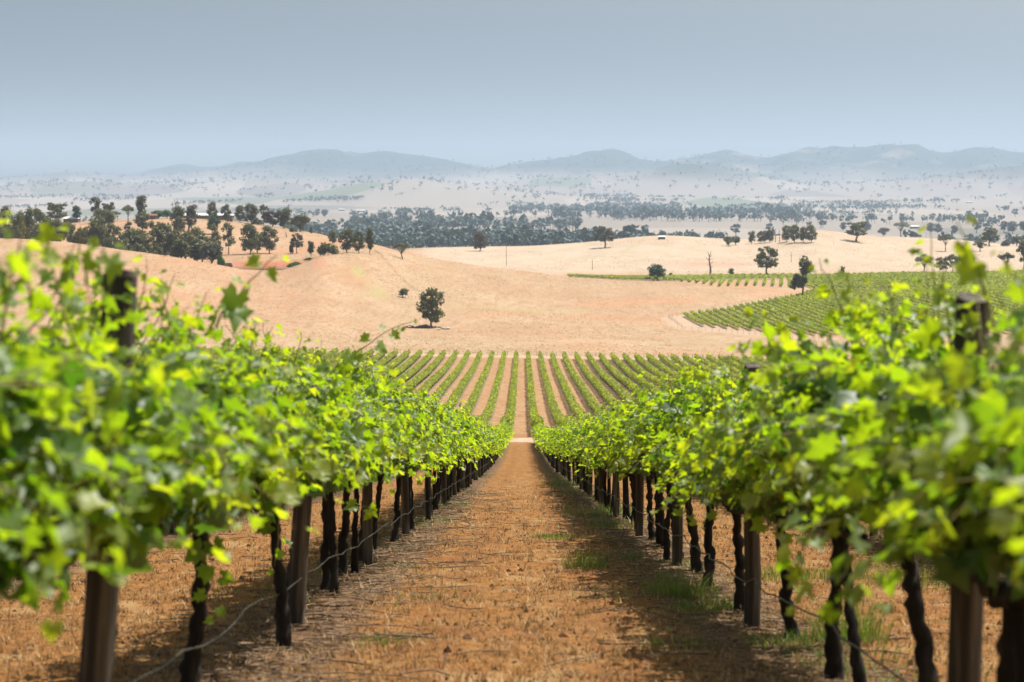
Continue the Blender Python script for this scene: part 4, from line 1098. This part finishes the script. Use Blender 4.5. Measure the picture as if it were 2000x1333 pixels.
T3(1985, 770, 598, 95, 'open', "tall tree at the right picture edge above the vineyard", d=1110)
T3(245, 793, 652, 60, 'dead', "bare grey dead tree standing alone on the pale hillside")
T3(362, 793, 750, 40, 'oval', "small rounded tree right of the bare dead tree", 'oak_leaf')
T3(562, 797, 630, 124, 'open', "large clumped tree with leafy foot standing behind the small vine block")
T3(755, 906, 684, 122, 'two', "tall two-lobed tree rising out of the vines beside the block corner", d=885)
T3(980, 787, 737, 28, 'oval', "tiny tree alone on the pale hillside right of the two-lobed tree")

# ------------------------------------------------------------------ valley woods and scattered far trees
WQ = Quads(); gw = np.random.default_rng(33)
def far_tree(x, y, h, w, n, z=None):
    z = gz(x, y) if z is None else z; k = gw.integers(2, 5)
    for i in range(k):
        c = np.array([x + gw.normal(0, w * .22), y + gw.normal(0, w * .22), z + h * gw.uniform(.45, .8)]); m_ = max(3, n // k)
        v = norm(gw.standard_normal((m_, 3))) * (gw.random((m_, 1))**.4); P = c + v * np.array([w * .33, w * .33, h * .26])
        WQ.cards(P, h * .17 * (40 / max(n, 12))**.4 * gw.uniform(.7, 1.3, m_), v + np.array([0, 0, .4]), np.clip(gw.normal(.5, .25, m_), 0, 1), gw, .7)
    WQ.V.append(np.array([(x - w*.03, y, z - .5), (x + w*.03, y, z - .5), (x + w*.02, y, z + h*.5), (x - w*.02, y, z + h*.5)])); WQ.T.append(np.zeros(4)); WQ.m.append(np.ones(1, int))
def band(x0, x1, yA, yB, dens, n, hmin=11, hmax=20, thr=None, wide=1.0):
    """fill photo columns x0..x1 between distances yA and yB with far trees"""
    area = (upx(x1) - upx(x0)) * (yB**2 - yA**2) / 2; cnt = int(area * dens)
    y = np.sqrt(gw.uniform(yA**2, yB**2, cnt)); X = gw.uniform(x0, x1, cnt); x = upx(X) * y
    if thr is not None: k = fbm(x / (110 * wide), y / (200 * wide**.5), 95 + int(yA) % 7) > thr; x, y = x[k], y[k]
    hs = hmin + (hmax - hmin) * np.clip(.45 + .9 * fbm(x / 70, y / 90, 97) + gw.normal(0, .22, len(x)), .05, 1.35)
    for a, b, c, h in zip(x, y, ground(x, y), hs):
        far_tree(a, b, h, h * gw.uniform(.6, 1.1) * (1 + .45 * (wide - 1)), n, c)
band(560, 1260, 1980, 2420, .0048, 44, 10, 22, -.35)
band(560, 780, 2400, 2900, .0016, 30, 12, 22)
band(1230, 1420, 2150, 2400, .0011, 44, 12, 19)
band(690, 1130, 3000, 4400, .0012, 22, 11, 26, .05)
band(1100, 1560, 3900, 5200, .0012, 16, 11, 25, .05)
band(1000, 1330, 4600, 6400, .0006, 14, 13, 24, -.02)
band(1500, 1960, 3300, 4300, .0006, 20, 13, 22, .05)
band(1650, 2100, 1950, 2450, .0006, 40, 10, 19, .0)
band(1500, 1660, 2100, 2600, .0002, 40, 10, 19)
band(-200, 620, 2900, 5200, .0005, 18, 9, 18, .34, 2.2)
band(-200, 2200, 4800, 7600, .0004, 10, 10, 18, .38, 2.6)
band(-200, 2200, 7000, 9800, .0002, 8, 12, 20, .38, 3.0)
band(500, 1250, 7000, 8600, .0002, 7, 12, 20, .22, 2.0)
band(1200, 2100, 5600, 7400, .0007, 9, 12, 22, .22, 2.6)
for (xa, ya, xb, yb) in ((0, 408, 140, 404), (20, 385, 330, 386), (340, 402, 470, 395), (560, 396, 700, 392), (600, 391, 710, 390), (1480, 418, 1740, 420), (1560, 400, 1800, 396), (150, 394, 290, 390)):
    for t in np.linspace(0, 1, 46):
        x, y = cast(xa + (xb - xa) * t + gw.normal(0, 1.2), ya + (yb - ya) * t, 1800); h = gw.uniform(9, 16); far_tree(x, y + gw.normal(0, 30), h, h * .95, 10)
# wooded skyline and range slopes
RY = gw.uniform(9300, 13200, 1800); RX = upx(gw.uniform(-50, 2050, 1800)) * RY
for x, y, z in zip(RX, RY, ground(RX, RY)):
    if z < -45: continue
    h = gw.uniform(12, 22); far_tree(x, y, h, h * 1.1, 5, z)
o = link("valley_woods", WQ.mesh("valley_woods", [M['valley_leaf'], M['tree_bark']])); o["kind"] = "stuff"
o["label"] = "hazy blue-grey woods and tree lines across the valley floor"; o["category"] = "woods"
VT = "lone trees on the valley floor"
for X, Yb, h, kd in ((1437, 462, 17, 'open'), (1502, 455, 14, 'open'), (1645, 450, 13, 'oval'), (1692, 452, 15, 'oval'), (1815, 455, 15, 'oval'), (1830, 456, 14, 'oval'), (1862, 458, 13, 'oval'),
                     (1905, 456, 18, 'open'), (1925, 458, 16, 'open'), (1958, 456, 18, 'open'), (1975, 455, 17, 'oval'), (1998, 456, 18, 'round'), (780, 447, 18, 'oval'), (740, 450, 18, 'open'),
                     (1700, 433, 17, 'round'), (1760, 432, 16, 'open'), (1890, 428, 18, 'open'), (1980, 424, 19, 'open'), (1960, 413, 16, 'round'), (1820, 432, 16, 'open'), (620, 422, 17, 'oval'), (635, 425, 18, 'round')):
    x, y = cast(X, Yb, 1750); Yt = Yb - h / y * F
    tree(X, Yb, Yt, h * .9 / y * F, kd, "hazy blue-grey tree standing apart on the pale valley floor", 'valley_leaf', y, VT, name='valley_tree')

# ------------------------------------------------------------------ buildings
def house(X, Y, w, dpt, h, roofm, wallm, label, d=None, rz=0.0):
    x, y = (float(upx(X) * d), d) if d else cast(X, Y, 530)
    o = link("farm_house", None, loc=(x, y, gz(x, y))); o.rotation_euler = (0, 0, rz)
    b = Buf(); b.box((0, 0, h / 2 - .3), (w, dpt, h + .6)); link("wall", b.mesh("house_wall", M[wallm], False), o)
    r = Buf(); e = .6; hw, hd, rh = w / 2 + e, dpt / 2 + e, h * .42
    r.add([(-hw, -hd, h), (hw, -hd, h), (hw, hd, h), (-hw, hd, h), (-hw * .8, 0, h + rh), (hw * .8, 0, h + rh)], [[0, 1, 5, 4], [2, 3, 4, 5], [3, 2, 1, 0]], [[1, 2, 5], [3, 0, 4]])
    link("roof", r.mesh("house_roof", M[roofm], False), o)
    wd = Buf()
    for s in (-.28, .28): wd.box((w * s, -dpt / 2 - .03, h * .5), (w * .16, .06, h * .35))
    link("window", wd.mesh("house_window", M['dark_wall'], False), o)
    tag(o, label, "house")
house(141, 430, 9, 7, 2.6, 'white_metal', 'dark_wall', "low farmhouse with pale metal roof among dark trees on the left hill", 1225)
house(296, 428, 7, 6, 2.4, 'red_roof', 'dark_wall', "small house with red roof left of the bright green trees", 1232)
house(1292, 461, 5, 4, 1.9, 'white_metal', 'dark_wall', "small pale shed standing on the crest of the pale hill", 1500)
for X, Y, w, lab in ((1785, 447, 15, "long pale farm shed under blue-grey trees on the right valley floor"), (668, 412, 16, "white shed by the dark trees on the left valley floor"), (1232, 424, 14, "tiny white shed in the right half of the valley tree belt"),
                     (1116, 427, 12, "tiny white shed in the middle of the valley tree belt"), (1890, 397, 22, "tiny white building at the foot of the right-hand range"), (705, 414, 22, "grey-roofed long shed in the valley left of centre")):
    x, y = cast(X, Y, 1700); house(X, Y, w, 8, 3.6, 'white_metal', 'dark_wall', lab, y)
# machinery shed roof line behind the crest (long and pale)
house(405, 433, 34, 9, 3.0, 'white_metal', 'dark_wall', "long white-roofed shed showing behind the crest of the left hill", 1284)
# stone wall of the dam
def stone_wall():
    x, y = float(upx(441) * 897), 897.0; b = Buf(); g = np.random.default_rng(3)
    for i in range(6):
        for j in range(3):
            b.box((i * .9 - 2.3 + (j % 2) * .4, 0, j * .8 + .2), (.86 + g.normal(0, .03), 1.2, .76))
    o = link("stone_wall", b.mesh("stone_wall", M['stone'], False), loc=(x, y, -37.6)); tag(o, "short grey stone wall at the left end of the dam", "wall")
stone_wall()

# ------------------------------------------------------------------ fences, poles, rocks
def fence(pts, n, h, label, wires=3):
    """posts are parts; the wires are one part"""
    P = np.array(pts); seg = np.hypot(*np.diff(P, axis=0).T); cum = np.concatenate([[0], np.cumsum(seg)])
    t = np.linspace(0, cum[-1], n); x = np.interp(t, cum, P[:, 0]); y = np.interp(t, cum, P[:, 1]); z = ground(x, y)
    o = link("wire_fence", None, loc=(x[0], y[0], z[0]))
    b = Buf(); b.tube([(0, 0, -.2), (0, 0, h * .5), (0, 0, h)], .045, 6); pm = b.mesh("fence_post", M['fence_wood'])
    for i in range(n): link("post", pm, o, loc=(x[i] - x[0], y[i] - y[0], z[i] - z[0]))
    wb = Buf()
    for k in range(wires): wb.tube(np.stack([x - x[0], y - y[0], z - z[0] + h * (.35 + .28 * k)], 1), .010, 4, cap=False)
    link("wires", wb.mesh("fence_wires", M['wire']), o)
    tag(o, label, "fence")
fence([(-75, 517.5), (75, 517.5)], 60, 1.25, "straight wire fence along the pasture beyond the end of the vine rows")
fence(PW((1545, 577.5), (1420, 600), (1306, 621), (1336, 643), (1420, 650), (1600, 667)), 70, 1.2, "wire fence bent around the corner of the right-hand vine block")
fence(PW((731, 492), (748, 505), (775, 536), (800, 560), (818, 572)), 34, 1.2, "wire fence running down the bare left ridge")
fence(PW((766, 581), (790, 583), (818, 584)), 9, 1.3, "short fence with gate posts beside the small dark tree")
def pole(X, Yb, Yt, label, arm=True, d=None):
    x, y = (float(upx(X) * d), d) if d else cast(X, Yb, 530)
    z = gz(x, y); h = float(zpx(Yt, y)) - z
    o = link("power_pole", None, loc=(x, y, z))
    b = Buf(); b.tube([(0, 0, -.5), (0, 0, h * .5), (0, 0, h)], [.17, .15, .12], 7); link("shaft", b.mesh("pole_shaft", M['fence_wood']), o)
    if arm: c = Buf(); c.box((0, .18, h - .5), (2.2, .14, .14)); link("crossarm", c.mesh("crossarm", M['fence_wood'], False), o)
    tag(o, label, "pole", "power poles on the pale hills")
pole(989, 520, 474, "tall wooden power pole on the pale ridge right of the reddish tree")
pole(1157, 527, 506, "short pole on the pale hillside below the grey spreading tree", False)
pole(1554, 449, 415, "tall pole rising behind the dense hill grove", True, 1600)
pole(1545, 513, 492, "thin pole on the pale hillside above the two-lobed tree", False)
pole(1807, 464, 450, "pole on the skyline at the right, near the valley shed", False)
def rocks():
    g = np.random.default_rng(5); b = Buf(); x0, y0 = cast(828, 641, 600); v = []
    ico = norm(np.array([[x, y, z] for x in (-1, 0, 1) for y in (-1, 0, 1) for z in (-1, 0, 1) if (x, y, z) != (0, 0, 0)], float))
    import bmesh
    bm = bmesh.new()
    for i in range(90):
        px, py = g.normal(0, 2.7), g.normal(0, 1.5); s = g.uniform(.25, .62)
        r = bmesh.ops.create_icosphere(bm, subdivisions=1, radius=s)
        sc = np.array([g.uniform(.8, 1.4), g.uniform(.8, 1.3), g.uniform(.55, .95)]); gzv = gz(x0 + px, y0 + py) - gz(x0, y0) + s * .3 + max(0, 1.0 - .3 * abs(px)) * g.random()
        for w in r['verts']: w.co = Vector((w.co.x * sc[0] + px + g.normal(0, .05), w.co.y * sc[1] + py + g.normal(0, .05), w.co.z * sc[2] + gzv))
    me = bpy.data.meshes.new("rock_heap"); bm.to_mesh(me); bm.free(); me.materials.append(M['rock'])
    o = link("rock_rubble", me, loc=(x0, y0, gz(x0, y0)), kind="stuff"); o["label"] = "heap of dark field rocks under the lone pasture tree"; o["category"] = "rocks"
    for X, Y, s, lab in ((865, 643, .7, "pale boulder left of a pair beside the rock heap"), (872, 644, .9, "larger pale boulder of a pair beside the rock heap"), (858, 645, .5, "small pale boulder nearest the rock heap"), (801, 637, .5, "small pale boulder at the left of the rock heap")):
        bm = bmesh.new(); bmesh.ops.create_icosphere(bm, subdivisions=2, radius=s)
        for w in bm.verts: w.co = Vector((w.co.x * 1.5, w.co.y, w.co.z * .7)) * (1 + .1 * g.standard_normal())
        m2 = bpy.data.meshes.new("boulder"); bm.to_mesh(m2); bm.free(); m2.materials.append(M['pale_rock'])
        x, y = cast(X, Y, 600); tag(link("boulder", m2, loc=(x, y, gz(x, y) + s * .3)), lab, "boulder", "pale boulders near the lone tree")
rocks()

# ------------------------------------------------------------------ haze over the valley
def haze():
    m, nt, ns, lk, out = mat('haze')
    v = ns.new("ShaderNodeVolumePrincipled"); v.inputs['Color'].default_value = (.58, .74, .98, 1)
    v.inputs['Density'].default_value = 0.68e-4; v.inputs['Anisotropy'].default_value = 0.1
    lk.new(v.outputs[0], out.inputs['Volume'])
    b = Buf(); x, y0, y1, zb, zt = 17500, -400, 16250, -120, 330
    b.box((0, (y0 + y1) / 2, (zb + zt) / 2), (2 * x, y1 - y0, zt - zb))
    o = link("haze", b.mesh("haze", m, False)); o["kind"] = "stuff"
haze()
